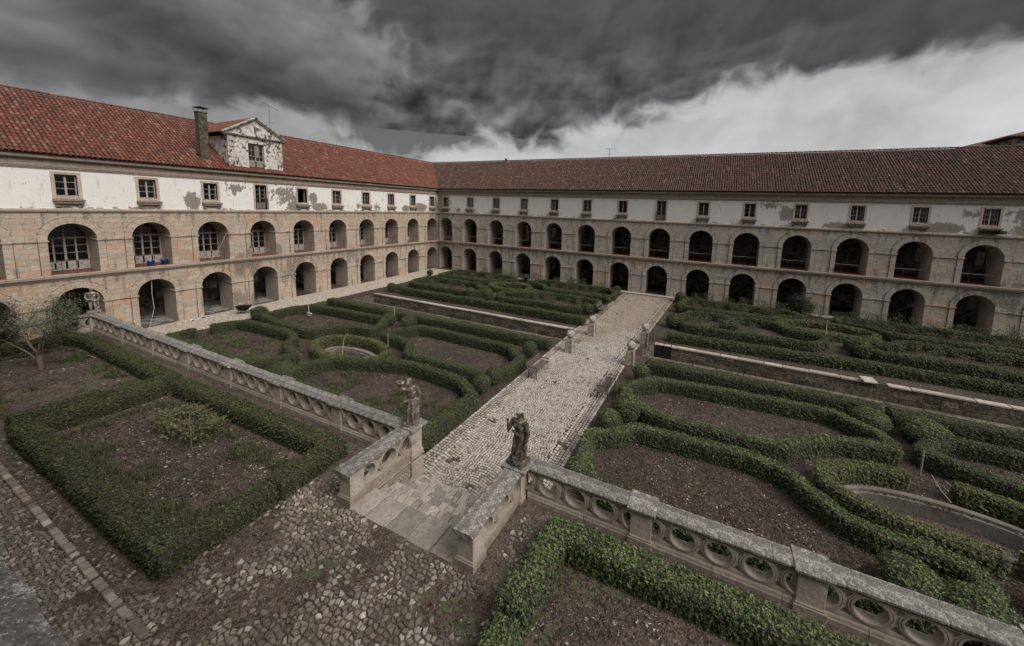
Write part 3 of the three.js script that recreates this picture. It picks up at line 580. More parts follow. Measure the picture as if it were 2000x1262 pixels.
const leftWing = wing({
  seed: 5, turn: Math.PI / 2, bays: LB, hw: 0.937, u0: -38, u1: 0, ground: (u) => G(-u), valley: -1, shift: 1.5,
  label: 'left wing, pinkish stone arcades under a bright red tiled roof with a pedimented dormer',
  plaster: M.plaster_left,
  stone: facadeStone('stone_left', -38, 0, { seed: 3, lo: [0.375, 0.318, 0.262], hi: [0.475, 0.415, 0.35], rust: (u, y) => -0.06 + 0.12 * sst(-18, -26, u) + 0.1 * sst(3.6, 2.6, y), damp: (u) => 0.10 * sst(-25, -21, u) + 0.25 * sst(-2.2, 0, u) - 0.06, stains: [[-24.7, 1.6, 0.9, 1.5], [-22.7, 3.6, 1.8, 1.0], [-18.8, 2.9, 1.5, 1.4], [-23.2, 0.8, 1.0, 0.9], [-14.7, 2.4, 0.9, 1.1], [-12.9, 3.2, 1.5, 0.8], [-20.5, 4.3, 1.4, 0.6], [-0.6, 3, 1.4, 5]] }),
  tone: (u, v, R) => {
    const near = sst(-12, -30, u), w = 0.93 + R() * 0.15, h = R();
    let c = [1.06 * w, 1.02 * w, 0.98 * w]; if (h < 0.2) c = [1.08 * w, 0.97 * w, 0.90 * w]; else if (h > 0.8) c = [1.0 * w, 1.0 * w, 0.98 * w];
    return c;
  },
  window: (i, uc) => ({ u: uc + (i === 1 ? 0 : 0.02), hw: 0.41, v0: i === 4 ? 7.86 : 8.49, v1: i === 4 ? 9.80 : 9.70, door: i === 4, open: i === 5, grey: i > 3 }),
  glazed: () => true,
  skip: (u, v, w) => u > -23.45 && u < -19.35 && w < -0.05 && v < 13.0 || u > -24.95 && u < -24.3 && v < 12.2 && w > -1.3 && w < -0.6,
  tileColor: (R, u, v) => { const k = R(), w = 0.75 + R() * 0.5; const c = k < 0.18 ? [0.14, 0.068, 0.05] : k > 0.88 ? [0.24, 0.12, 0.08] : [0.19, 0.068, 0.045]; return new THREE.Color().setRGB(c[0] * w, c[1] * w, c[2] * w); },
});
const rightWing = wing({
  seed: 9, turn: 0, bays: RB, hw: 1.059, u0: 0, u1: 60, ground: () => 0.262, valley: 1, shift: -1.6,
  label: 'far wing, grey stained stone with open dark arcades under a long brown tiled roof',
  plaster: M.plaster_right,
  stone: facadeStone('stone_right', 0, 60, { seed: 23, lo: [0.33, 0.305, 0.275], hi: [0.445, 0.415, 0.375], rust: (u, y) => -0.12 + 0.1 * sst(3, 2, y), damp: (u, y) => (y > 2.5 && y < 3.7 ? 0.16 : 0) + 0.28 * sst(2.2, 0, u) - 0.02, stains: [[53, 3, 3, 1.2], [57, 2.5, 3, 2.5], [0.8, 4, 1.6, 5]] }),
  tone: (u, v, R) => {
    const w = 0.88 + R() * 0.16, h = R(); let c = [0.98 * w, 0.98 * w, 0.97 * w]; if (h < 0.2) c = [1.0 * w, 0.94 * w, 0.87 * w];
    return c;
  },
  window: (i, uc) => ({ u: uc, hw: 0.43, v0: i === 7 ? 7.86 : 8.49, v1: i === 7 ? 9.80 : 9.70, door: i === 7, wide: i > 9, grey: i < 9 }),
  glazed: (i) => i === 0,
  tileColor: (R, u, v) => { const k = R(), w = 0.7 + R() * 0.55; const c = k < 0.2 ? [0.062, 0.044, 0.037] : k > 0.92 ? [0.16, 0.098, 0.075] : [0.105, 0.054, 0.041]; return new THREE.Color().setRGB(c[0] * w, c[1] * w, c[2] * w); },
});
// ------------------------------------------------------------------ ground, path, terrace
const PATH_L = 24.92, PATH_R = 29.55, pathShift = (x, z) => mix(Math.max(0, 15 - z) * 0.035, Math.max(0, 18 - z) * 0.05, clamp((x - 24.92) / 4.63)), CAN0 = 14.45, CAN1 = 16.75;
{
  const holeR = (x0, x1, z0, z1) => { const h = new THREE.Path(); h.moveTo(x0, -z0); h.lineTo(x1, -z0); h.lineTo(x1, -z1); h.lineTo(x0, -z1); h.closePath(); return h; };
  const holeE = (cx, cz, rx, rz) => { const h = new THREE.Path(); h.absellipse(cx, -cz, rx, rz, 0, Math.PI * 2, true); return h; };
  const sh = new THREE.Shape(); sh.moveTo(-400, 400); sh.lineTo(400, 400); sh.lineTo(400, -31.0); sh.lineTo(-400, -31.0); sh.closePath();
  sh.holes.push(holeR(4.6, 25.7, CAN0, CAN1), holeR(30.5, 62, CAN0, CAN1), holeE(15.25, 25.3, 1.95, 0.86), holeE(40.3, 25.1, 2.44, 0.92));
  const g = new THREE.ShapeGeometry(sh, 24); g.rotateX(-Math.PI / 2);
  { const P = g.attributes.position, U = g.attributes.uv, N = g.attributes.normal; for (let i = 0; i < P.count; i++) { P.setY(i, G(P.getZ(i))); U.setXY(i, P.getX(i), P.getZ(i)); N.setXYZ(i, 0, 1, 0); } }
  structure('ground', g, M.soil);
  const flat = (x0, x1, z0, z1, y, dy = 0) => { const q = (x, z) => [x, y === null ? G(z) + dy : y + dy, z]; return soup([[q(x0, z0), q(x0, z1), q(x1, z1)], [q(x0, z0), q(x1, z1), q(x1, z0)]]); };
  structure('terrace_ground', [box(1.2, 25.4, -1, TER, 31.0, 33.4), box(29.35, 400, -1, TER, 31.0, 33.4), box(1.2, 400, -1, TER, 33.4, 200)], M.dirt);
  { const e = (x, z) => [x + pathShift(x, z), G(z) + 0.012, z], T = [], zs = [0.9, 15, 18, 31.0]; for (let i = 0; i < 3; i++) { const a = e(PATH_L - 0.02, zs[i]), b = e(PATH_L - 0.02, zs[i + 1]), c = e(PATH_R + 0.05, zs[i + 1]), d = e(PATH_R + 0.05, zs[i]); T.push([a, b, c], [a, c, d]); } structure('garden_path', soup(T), M.path_bed); }
  structure('cloister_pavement', flat(-0.3, 3.3, 0, 31, null, 0.014), M.path_bed);
  structure('cloister_pavement', flat(3.3, 62, -0.3, 0.75, null, 0.014), M.path_bed);
  structure('canal_bed', [box(4.0, 4.6, -1.3, G(15.5) - 0.02, CAN0 - 0.3, CAN1 + 0.3), box(60, 62.2, -1.3, G(15.5) - 0.02, CAN0 - 0.3, CAN1 + 0.3), box(4.6, 25.7, -1.3, -1.0, CAN0, CAN1), box(30.5, 62, -1.3, -1.0, CAN0, CAN1)], M.rubble);
}
// irregular stones: a jittered cell pattern cut into polygons, each a low rounded stone
function cells(x0, x1, z0, z1, s, R, keep, aniso = 1) {
  const nx = Math.ceil((x1 - x0) / s), nz = Math.ceil((z1 - z0) / (s * aniso)), P = [], out = [];
  for (let j = -1; j <= nz; j++) { P.push([]); for (let i = -1; i <= nx; i++) P[j + 1].push([x0 + (i + 0.5 + (R() - 0.5) * 0.85 + (j & 1) * 0.5) * s, z0 + (j + 0.5 + (R() - 0.5) * 0.85) * s * aniso]); }
  for (let j = 1; j < nz; j++) for (let i = 1; i < nx; i++) {
    const c = P[j][i]; if (keep && !keep(c[0], c[1])) continue;
    let pg = [[-s, -s * aniso], [s, -s * aniso], [s, s * aniso], [-s, s * aniso]].map(([a, b]) => [c[0] + a, c[1] + b]);
    for (let dj = -2; dj <= 2; dj++) for (let di = -2; di <= 2; di++) {
      if (!di && !dj) continue; const q = P[j + dj]?.[i + di]; if (!q) continue;
      const mxp = (c[0] + q[0]) / 2, mz = (c[1] + q[1]) / 2, nx_ = q[0] - c[0], nz_ = q[1] - c[1], nw = [];
      for (let k = 0; k < pg.length; k++) { const a = pg[k], b = pg[(k + 1) % pg.length], da = (a[0] - mxp) * nx_ + (a[1] - mz) * nz_, db = (b[0] - mxp) * nx_ + (b[1] - mz) * nz_; if (da <= 0) nw.push(a); if (da * db < 0) { const t = da / (da - db); nw.push([mix(a[0], b[0], t), mix(a[1], b[1], t)]); } }
      pg = nw; if (pg.length < 3) break;
    }
    if (pg.length >= 3) out.push([c, pg]);
  }
  return out;
}
function cobbleGeo(c, pg, y, hgt, gap, R, col) {
  const T = [], n = pg.length, cx = pg.reduce((a, p) => a + p[0], 0) / n, cz = pg.reduce((a, p) => a + p[1], 0) / n;
  const ring = (k, h) => pg.map((p) => { const d = Math.hypot(p[0] - cx, p[1] - cz), f = Math.max(0.2, (d - gap) / d) * k; return [cx + (p[0] - cx) * f, y + h, cz + (p[1] - cz) * f]; });
  const a = ring(1, -0.03), b = ring(0.95, hgt * 0.6), d = ring(0.68, hgt), ou = R() * 3, tx = (R() - 0.5) * 0.1, tz = (R() - 0.5) * 0.1;
  for (const r of [b, d]) for (const p of r) p[1] += (p[0] - cx) * tx + (p[2] - cz) * tz;
  for (let k = 0; k < n; k++) { const l = (k + 1) % n; T.push([a[l], a[k], b[k]], [a[l], b[k], b[l]], [b[l], b[k], d[k]], [b[l], d[k], d[l]]); if (k > 0 && k < n - 1) T.push([d[0], d[l], d[k]]); }
  const g = soup(T, (p) => [p[0] + ou, p[2] + p[1]]);
  // one even tone over the whole stone
  return col ? tint(g, col) : g;
}
{
  const R = rngOf(31), geos = [];
  const grey = () => { const k = 0.42 + R() * 0.5, h = R(); return h < 0.14 ? [1.5 * k, 1.46 * k, 1.4 * k] : h < 0.45 ? [0.66 * k, 0.58 * k, 0.52 * k] : [0.85 * k, 0.8 * k, 0.75 * k]; };
  // the big irregular paving in front of the stairs
  const keep = (x, z) => x > 24.2 && z > 33.45 && x < 30.75 || (x > 23.9 && x < 25.15 && z > 31.45) || (x > 29.75 && x < 31.0 && z > 31.2 && z < 34.2);
  for (const [c, pg] of cells(23.9, 33, 31.2, 38.9, 0.128, R, keep, 0.85)) {
    const bury = 1.15 * fbm3(c[0] * 0.55, 1.3, c[1] * 0.55, 4) + 0.42 * R() - 0.04;
    const dirty = fbm3(c[0] * 0.6 + 9, 4, c[1] * 0.6, 2);
    if (bury > 0.33) continue;
    const h = 0.034 - Math.max(0, bury) * 0.05 + (R() - 0.5) * 0.012; if (h < 0.006) continue;
    const col = grey().map((k) => k * (dirty > 0.05 ? 0.72 : 1));
    geos.push(cobbleGeo(c, pg, TER, h, 0.008 + R() * 0.02, R, col));
  }
  // fine cobbles on the near left, with a line of larger kerb stones
  for (const [c, pg] of cells(12, 24.2, 37.12, 39.2, 0.085, R, (x, z) => x < 24.3, 0.9)) { if (fbm3(c[0] * 0.8, 3, c[1] * 0.8, 2) > 0.38) continue; geos.push(cobbleGeo(c, pg, TER, 0.022 + R() * 0.012, 0.008, R, grey().map((k) => k * 0.78))); }
  for (let x = 12; x < 25; x += 0.15 + R() * 0.14) { const w = 0.12 + R() * 0.12; geos.push(tint(box(x, x + w, TER - 0.03, TER + 0.045 + R() * 0.015, 36.97 + (R() - 0.5) * 0.02, 37.11, 0.015), grey())); }
  for (const [c, pg] of cells(12, 25.5, 36.62, 36.98, 0.12, R, null, 0.5)) { if (R() < 0.6) geos.push(cobbleGeo(c, pg, TER, 0.012 + R() * 0.014, 0.012, R, grey().map((k) => k * 0.6))); }
  const ter = scene.getObjectByName('terrace_ground'); scene.updateMatrixWorld(true);
  pieces('paving_stone', geos, M.cobble_v, ter, ter);
}
// the path: rows of small squared stones, slightly waved, between two straight borders
{
  const R = rngOf(47), path = scene.getObjectByName('garden_path');
  const kinds = []; for (let k = 0; k < 4; k++) { const w = 0.042 + k * 0.003; kinds.push(box(-w, w, -0.05, 0.014, -0.043, 0.043, 0.013)); }
  const list = [];
  const put = (x, z, ry, sx, sz, b) => {
    x += pathShift(x, z);
    if (z < 1.2 || z > 30.72) return; if (fbm3(x * 0.7, 2.2, z * 0.7, 3) > 0.52 && R() < 0.85) return;
    const far = z < 19 ? 0.80 : 1, k = (0.74 + R() * 0.46) * b, h = R(); const c = h < 0.08 ? [0.55, 0.5, 0.46] : [1, 0.975, 0.945];
    const warm = z < 17 ? 0.55 * sst(17, 12, z + 3 * n3(x * 0.4, 0, z * 0.4)) : 0;
    list.push([mat4(x, G(z) + 0.026 + (R() - 0.5) * 0.012, z, (R() - 0.5) * 0.09, ry, (R() - 0.5) * 0.09, sx, 1, sz), new THREE.Color().setRGB(...mx3(c, [0.62, 0.49, 0.40], warm).map((q) => q * k)), Math.floor(R() * 4), Math.hypot(x - 33.6, z - 39.3)]);
  };
  for (const [bx, dir] of [[PATH_L, 1], [PATH_R, -1]]) for (let r = 0; r < 5; r++) { let z = 1.2; const x = bx + dir * (0.07 + r * 0.128); while (z < 30.8) { const e = r === 4 || r === 0, l = e ? 0.15 : 0.115; put(x + (R() - 0.5) * 0.012, z, (R() - 0.5) * 0.1, e ? 1.2 : 1.0, l / 0.094, e ? 1.12 : 0.85); z += l + 0.022; } }
  const xa = PATH_L + 0.68, xb = PATH_R - 0.68;
  for (let row = 0; row < 290; row++) {
    const z0 = 0.9 + row * 0.105;
    for (let x = xa + R() * 0.05; x < xb; x += 0.106 + R() * 0.012) { const f = (x - xa) / (xb - xa), w = Math.sin(f * Math.PI * 3) * 0.11 + 0.035 * n3(x * 0.9, 3, z0 * 0.9), dw = Math.cos(f * Math.PI * 3) * 0.11 * Math.PI * 3 / (xb - xa); put(x, z0 + w, -Math.atan(dw), 1, 1, 1); }
  }
  list.sort((a, b) => a[3] - b[3]);
  const tones = [[0.98, 0.96, 0.93], [0.84, 0.82, 0.79], [0.7, 0.68, 0.65], [0.9, 0.87, 0.82], [0.5, 0.47, 0.44], [1.0, 0.97, 0.93]].map((c) => { const m = M.cobble.clone(); m.name = 'cobble_tone'; m.color.setRGB(...c); return m; });
  const seen = list.filter((l) => { const p = new THREE.Vector3().setFromMatrixPosition(l[0]).project(camera); return p.z < 1 && Math.abs(p.x) < 1 && Math.abs(p.y) < 1; });
  camera.updateMatrixWorld(true);
  const first = new Set(list.slice(0, 300));
  for (const l of first) { const p = part('cobble', kinds[l[2]], tones[Math.floor(R() * 5.99) % 6], path); p.applyMatrix4(l[0]); }
  for (let k = 0; k < 4; k++) { const s = list.filter((l) => l[2] === k && !first.has(l)); instanced('cobble', kinds[k], M.cobble, s.map((l) => l[0]), s.map((l) => l[1]), path); }
  // pavements along the wings
  scene.updateMatrixWorld(true);
  for (const [pav, x0, x1, z0, z1] of [['cloister_pavement', 0.1, 3.25, 0.8, 30.9], ['cloister_pavement_001', 3.4, 58, 0.05, 0.5]]) {
    const o = scene.getObjectByName(pav), s = [], cl = [];
    for (let z = z0; z < z1; z += 0.13) for (let x = x0 + R() * 0.1; x < x1; x += 0.13) { const k = 0.75 + R() * 0.6; s.push(mat4(x + (R() - 0.5) * 0.03, G(z) + 0.02 + R() * 0.012, z + (R() - 0.5) * 0.03, (R() - 0.5) * 0.1, R() * 3, (R() - 0.5) * 0.1, 1.15 + R() * 0.3, 1, 1.15 + R() * 0.3)); cl.push(new THREE.Color().setRGB(0.98 * k, 0.93 * k, 0.87 * k)); }
    instanced('cobble', kinds[1], M.cobble, s, cl, o);
  }
}
// kerb stones along the arcades
{
  const R = rngOf(3);
  for (const [axis, a0, a1, lab, w0, w1] of [['x', 3.4, 58, 'pale stone kerb along the foot of the far wing at the end of the path', 0.55, 0.85], ['z', 0.8, 30.8, 'pale stone kerb along the foot of the left wing arcade', -0.05, 0.32]]) {
    const t = thing('stone_kerb', lab, 'kerb');
    for (let a = a0; a < a1;) { const e = Math.min(a1, a + 1.0 + R() * 0.5), k = 0.85 + R() * 0.3; const y = axis === 'x' ? G(0.7) : Math.max(G(a), G(e)); part('kerb_stone', tint(axis === 'x' ? box(a, e - 0.012, y - 0.3, y + 0.10, w0, w1, 0.015) : box(w0, w1, y - 0.3, y + 0.035, a, e - 0.012, 0.012), [k, k * 0.97, k * 0.93]), M.carved, t); a = e; }
  }
}
// canal walls of old blocks
{
  const R = rngOf(19);
  const wall = (x0, x1, z, face, lab) => {
    const t = thing('canal_wall', lab, 'wall'); const g = [], caps = [];
    const s = face;                                            // +1: the face looks towards +z
    part('core', box(x0, x1, -1.25, G(z) - 0.06, Math.min(z - s * 0.55, z - s * 0.03), Math.max(z - s * 0.55, z - s * 0.03)), M.joint, t);
    for (let r = 0; r < 4; r++) for (let x = x0; x < x1;) { const l = 0.5 + R() * 0.7, e = Math.min(x1, x + l), k = 0.6 + R() * 0.8, y0 = -1.1 + r * 0.31; const top = Math.min(y0 + 0.295, G(z) - 0.07); if (top > y0 + 0.05) g.push(tint(box(x + 0.008, e - 0.008, y0, top, Math.min(z, z - s * 0.2) + (R() - 0.5) * 0.02, Math.max(z, z - s * 0.2) + (R() - 0.5) * 0.02, 0.012), [k, k * (0.92 + R() * 0.08), k * (0.85 + R() * 0.1)])); x = e; }
    for (let x = x0; x < x1;) { const e = Math.min(x1, x + 0.8 + R() * 0.7), k = 0.72 + R() * 0.4, y = G(z) + (R() - 0.5) * 0.02, br = x > 41.0 && x < 41.9; if (!br || s < 0) caps.push(tint(box(x + 0.006, e - 0.006 - R() * 0.03, y - 0.06, y + 0.035, Math.min(z + s * 0.03, z - s * (0.3 + R() * 0.05)), Math.max(z + s * 0.03, z - s * 0.3), 0.012), [k, k * 0.97, k * 0.92])); x = e; }
    pieces('wall_block', g, M.rubble, t, t); pieces('coping_slab', caps, s > 0 ? M.carved : M.rubble, t, t);
  };
  scene.updateMatrixWorld(true);
  wall(4.6, 25.7, CAN0 + 0.02, 1, 'mossy block wall of the sunken channel behind the left beds, pale coping on top');
  wall(30.5, 60, CAN0 + 0.02, 1, 'long mossy block wall of the sunken channel right of the path, with a dislodged coping slab');
  wall(4.6, 25.7, CAN1, -1, 'low near wall of the sunken channel behind the left clipped hedge');
  wall(30.5, 60, CAN1, -1, 'low near wall of the sunken channel behind the right clipped hedge');
  const e = thing('canal_end_wall', 'rough stone abutment of the path where the left channel ends', 'wall'); part('abutment', tint(box(25.7, 26.2, -1.2, G(15) + 0.02, CAN0 - 0.3, CAN1 + 0.2, 0.03), [0.9, 0.85, 0.8]), M.rubble, e);
  const e2 = thing('canal_end_wall', 'rough stone abutment of the path where the right channel begins', 'wall'); part('abutment', tint(box(30.0, 30.5, -1.2, G(15) + 0.02, CAN0 - 0.3, CAN1 + 0.2, 0.03), [0.9, 0.85, 0.8]), M.rubble, e2);
  const sl = thing('loose_slab', 'pale dislodged coping slab tilted on the right channel wall', 'slab', [41.45, G(14.4) + 0.06, 14.45], 0.3);
  part('slab', tint(moved(box(-0.33, 0.33, -0.04, 0.04, -0.25, 0.25, 0.015), 0, 0.07, 0, 0.22, 0, -0.06), [1.15, 1.12, 1.08]), M.slab, sl);
}
// stairs from the terrace down to the path
{
  const R = rngOf(8), t = thing('stone_stairs', 'worn shallow stone steps of slabs leading from the terrace down to the cobbled path', 'stairs');
  const z = [33.42, 32.62, 32.22, 31.86, 31.52, 31.2, 30.86, 30.6], x0 = 25.66, x1 = 29.08, n = z.length - 1;
  for (let i = 0; i < n; i++) {
    const y = mix(TER + 0.012, G(30.6) + 0.05, i / (n - 1)), st = part('step', box(x0 - 0.3, x1 + 0.3, y - 0.5, y - 0.055, z[i + 1] + 0.02, z[i]), M.joint, t);
    for (let x = x0; x < x1 - 0.05;) { const e = Math.min(x1, x + (i === 0 ? 0.5 + R() * 0.35 : 0.16 + R() * 0.2)), k = 0.62 + R() * 0.6, dz = (R() - 0.5) * 0.09, dy = (R() - 0.5) * 0.034; part('tread_slab', tint(moved(box(x + 0.011, e - 0.011, y - 0.17, y + dy, z[i + 1] + dz, z[i] - 0.012 + (i ? 0.04 : 0.03), 0.02), 0, 0, 0, 0, 0, 0), [k, k * 0.97, k * 0.93]), M.slab, st); x = e; }
  }
}
// ------------------------------------------------------------------ clipped box hedges
const leafClump = (n, len, seed, spread = 1) => {      // a few small pointed leaves on a hidden twig
  const R = rngOf(seed), T = [];
  for (let k = 0; k < n; k++) {
    const az = R() * 6.283, el = 0.15 + R() * 1.1, l = len * (0.7 + R() * 0.6), w = l * 0.29, d = [Math.cos(az) * Math.cos(el), Math.sin(el), Math.sin(az) * Math.cos(el)], s = [-Math.sin(az), (R() - 0.5) * 0.7, Math.cos(az)];
    const o = [(R() - 0.5) * len * spread, (R() - 0.5) * len * 0.5, (R() - 0.5) * len * spread], at = (f, g) => [o[0] + d[0] * l * f + s[0] * w * g, o[1] + d[1] * l * f + s[1] * w * g - f * f * l * 0.18, o[2] + d[2] * l * f + s[2] * w * g];
    const a = at(0, 0), b = at(0.5, 1), c = at(1, 0), e = at(0.5, -1); T.push([a, b, c], [a, c, e]);
  }
  return soup(T);
};
const CLUMPS = [leafClump(7, 0.034, 1), leafClump(7, 0.036, 2), leafClump(6, 0.032, 3)], FAR_CLUMP = leafClump(7, 0.062, 5);
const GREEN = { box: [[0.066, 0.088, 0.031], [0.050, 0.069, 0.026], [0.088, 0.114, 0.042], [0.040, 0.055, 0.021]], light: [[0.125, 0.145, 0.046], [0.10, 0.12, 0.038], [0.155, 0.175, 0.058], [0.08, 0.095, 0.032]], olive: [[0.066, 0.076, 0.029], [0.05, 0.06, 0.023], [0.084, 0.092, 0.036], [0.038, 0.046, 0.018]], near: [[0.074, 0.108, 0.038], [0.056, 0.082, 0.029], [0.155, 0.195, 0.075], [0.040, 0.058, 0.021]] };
const baseG = (x, z) => G(z), baseT = () => TER;
function foliageOn(parent, quads, R, dens, pal, far, lift = 0.012) {
  const mats = CLUMPS.map(() => []), cols = CLUMPS.map(() => []), yA = new THREE.Vector3(0, 1, 0), n = new THREE.Vector3(), q = new THREE.Quaternion(), q2 = new THREE.Quaternion(), e1 = new THREE.Vector3(), e2 = new THREE.Vector3();
  for (const [a, b, c, d] of quads) {
    e1.set(c[0] - a[0], c[1] - a[1], c[2] - a[2]); e2.set(d[0] - b[0], d[1] - b[1], d[2] - b[2]); n.crossVectors(e1, e2); const area = n.length() / 2; if (area < 1e-7) continue; n.normalize();
    let k = area * dens * (n.y > 0.6 ? 1.2 : 0.85); k = Math.floor(k) + (R() < k % 1 ? 1 : 0);
    for (; k > 0; k--) {
      const s = R(), t = R(), p = [0, 1, 2].map((i) => a[i] * (1 - s) * (1 - t) + b[i] * s * (1 - t) + c[i] * s * t + d[i] * (1 - s) * t);
      const thin = fbm3(p[0] * 1.6, p[1] * 1.6, p[2] * 1.6, 2); if (thin < -0.38 && R() < 0.6) continue;
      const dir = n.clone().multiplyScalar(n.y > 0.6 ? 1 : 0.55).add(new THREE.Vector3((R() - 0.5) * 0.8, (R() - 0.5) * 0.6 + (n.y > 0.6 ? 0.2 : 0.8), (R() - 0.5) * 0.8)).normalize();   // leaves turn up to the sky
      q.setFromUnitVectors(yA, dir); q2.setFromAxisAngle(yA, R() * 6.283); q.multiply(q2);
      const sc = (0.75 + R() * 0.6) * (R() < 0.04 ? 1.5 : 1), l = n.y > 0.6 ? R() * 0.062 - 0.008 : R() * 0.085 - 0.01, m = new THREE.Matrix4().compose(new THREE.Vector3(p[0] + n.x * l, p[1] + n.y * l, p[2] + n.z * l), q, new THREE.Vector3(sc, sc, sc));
      const litYoung = n.y > 0.6 ? 0.5 : 0.06, g = pal[R() < litYoung ? 2 : R() < (n.y > 0.6 ? 0.6 : 0.3) ? 0 : R() < 0.4 ? 1 : 3], f = (0.75 + R() * 0.5) * (1 + 0.3 * thin), i = Math.floor(R() * CLUMPS.length), dry = fbm3(p[0] * 1.1 + 30, p[1] * 1.4, p[2] * 1.1, 2) > 0.36 && R() < 0.3;  // young growth on top; paler tops and darker sides also paint the light in
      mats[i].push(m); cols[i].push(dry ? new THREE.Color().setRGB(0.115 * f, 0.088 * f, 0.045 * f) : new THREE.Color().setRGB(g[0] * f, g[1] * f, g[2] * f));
    }
  }
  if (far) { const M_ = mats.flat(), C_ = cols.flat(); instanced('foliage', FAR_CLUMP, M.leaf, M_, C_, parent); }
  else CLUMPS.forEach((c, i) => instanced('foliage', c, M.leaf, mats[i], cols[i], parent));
}
let hseed = 100;
function strip(pts, closed, step = 0.16) {       // even points along a line, corners kept
  const o = [], n = pts.length, m = closed ? n : n - 1;
  for (let i = 0; i < m; i++) { const a = pts[i], b = pts[(i + 1) % n], k = Math.max(1, Math.round(Math.hypot(b[0] - a[0], b[1] - a[1]) / step)); for (let j = 0; j < k; j++) o.push([mix(a[0], b[0], j / k), mix(a[1], b[1], j / k)]); }
  if (!closed) o.push(pts[n - 1]); return o;
}
const soften = (p, closed, it = 1) => { for (; it > 0; it--) { const o = [], n = p.length; if (!closed) o.push(p[0]); for (let i = 0; i < (closed ? n : n - 1); i++) { const a = p[i], b = p[(i + 1) % n]; o.push([mix(a[0], b[0], 0.13), mix(a[1], b[1], 0.13)], [mix(a[0], b[0], 0.87), mix(a[1], b[1], 0.87)]); } if (!closed) o.push(p[n - 1]); p = o; } return p; };
function hedge(label, pts, { closed = false, w = 0.52, h = 0.64, base = baseG, dens = 560, pal = GREEN.box, far = false, group, soft = 1, rough = 0.02, gaps = 0 } = {}) {
  const R = rngOf(hseed++), P = strip(soft ? soften(pts, closed, soft) : pts, closed, far ? 0.24 : 0.17), n = P.length, t = thing('box_hedge', label, 'hedge', [0, 0, 0], 0, group);
  const prof = [[-0.94, -0.06], [-1.0, 0.3], [-1.02, 0.62], [-1.0, 0.94], [-0.93, 1.0], [-0.4, 1.015], [0, 1.02], [0.4, 1.015], [0.93, 1.0], [1.0, 0.94], [1.02, 0.62], [1.0, 0.3], [0.94, -0.06]];
  const rows = [];
  for (let i = 0; i < n; i++) {
    const a = P[closed ? (i - 1 + n) % n : Math.max(0, i - 1)], b = P[closed ? (i + 1) % n : Math.min(n - 1, i + 1)], p = P[i];
    let d1 = [p[0] - a[0], p[1] - a[1]], d2 = [b[0] - p[0], b[1] - p[1]]; const l1 = Math.hypot(...d1) || 1, l2 = Math.hypot(...d2) || 1; if (l1 === 1 && !closed && i === 0) d1 = d2; 
    let tx = d1[0] / l1 + d2[0] / l2, tz = d1[1] / l1 + d2[1] / l2; const tl = Math.hypot(tx, tz) || 1; tx /= tl; tz /= tl;
    const cs = Math.max(0.5, (d1[0] * tx + d1[1] * tz) / (Math.hypot(...d1) || 1)), nx = -tz, nz = tx, y0 = base(p[0], p[1]), hh = (h - 0.05) * (1 + 0.06 * n3(p[0] * 0.7, 5, p[1] * 0.7)), ww = (w / 2 - 0.065) / Math.min(1, cs) * (1 + 0.08 * n3(p[0] * 0.9, 9, p[1] * 0.9));
    rows.push(prof.map(([s, v]) => { const q = [p[0] + nx * s * ww, y0 + v * hh, p[1] + nz * s * ww], k = rough * fbm3(q[0] * 3.2, q[1] * 3.2, q[2] * 3.2, 3) * 1.6; return [q[0] + nx * k * Math.sign(s), q[1] + (v > 0.8 ? k : 0), q[2] + nz * k * Math.sign(s)]; }));
  }
  const quads = [], caps = [], m = prof.length;
  for (let i = 0; i < (closed ? n : n - 1); i++) { const A = rows[i], B = rows[(i + 1) % n]; for (let k = 0; k < m - 1; k++) quads.push([A[k], B[k], B[k + 1], A[k + 1]].reverse()); }
  if (!closed) for (const [r, f] of [[rows[0], 0], [rows[n - 1], 1]]) for (let k = 0; k < 6; k++) { const q = [r[k], r[k + 1], r[m - 2 - k], r[m - 1 - k]]; const o = f ? 1 : -1, pa = P[f ? n - 2 : 0], pb = P[f ? n - 1 : 1], nn = new THREE.Vector3(q[2][0] - q[0][0], q[2][1] - q[0][1], q[2][2] - q[0][2]).cross(new THREE.Vector3(q[3][0] - q[1][0], q[3][1] - q[1][1], q[3][2] - q[1][2])); caps.push((nn.x * (pb[0] - pa[0]) + nn.z * (pb[1] - pa[1])) * o > 0 ? q : q.slice().reverse()); }
  const T = []; for (const [a, b, c, d] of [...quads, ...caps]) T.push([a, b, c], [a, c, d]);
  // normals of the strip point outward; turn them if they do not
  const g = soup(T); part('hedge_body', g, M.hedge_core, t);
  { let up = 0; for (const q of quads) { if (q[0][1] < base(q[0][0], q[0][2]) + h * 0.8) continue; up += (q[2][2] - q[0][2]) * (q[3][0] - q[1][0]) - (q[2][0] - q[0][0]) * (q[3][2] - q[1][2]); } if (up < 0) quads.forEach((q) => q.reverse()); }
  quads.push(...caps);
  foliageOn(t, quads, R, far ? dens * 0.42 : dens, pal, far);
  return t;
}
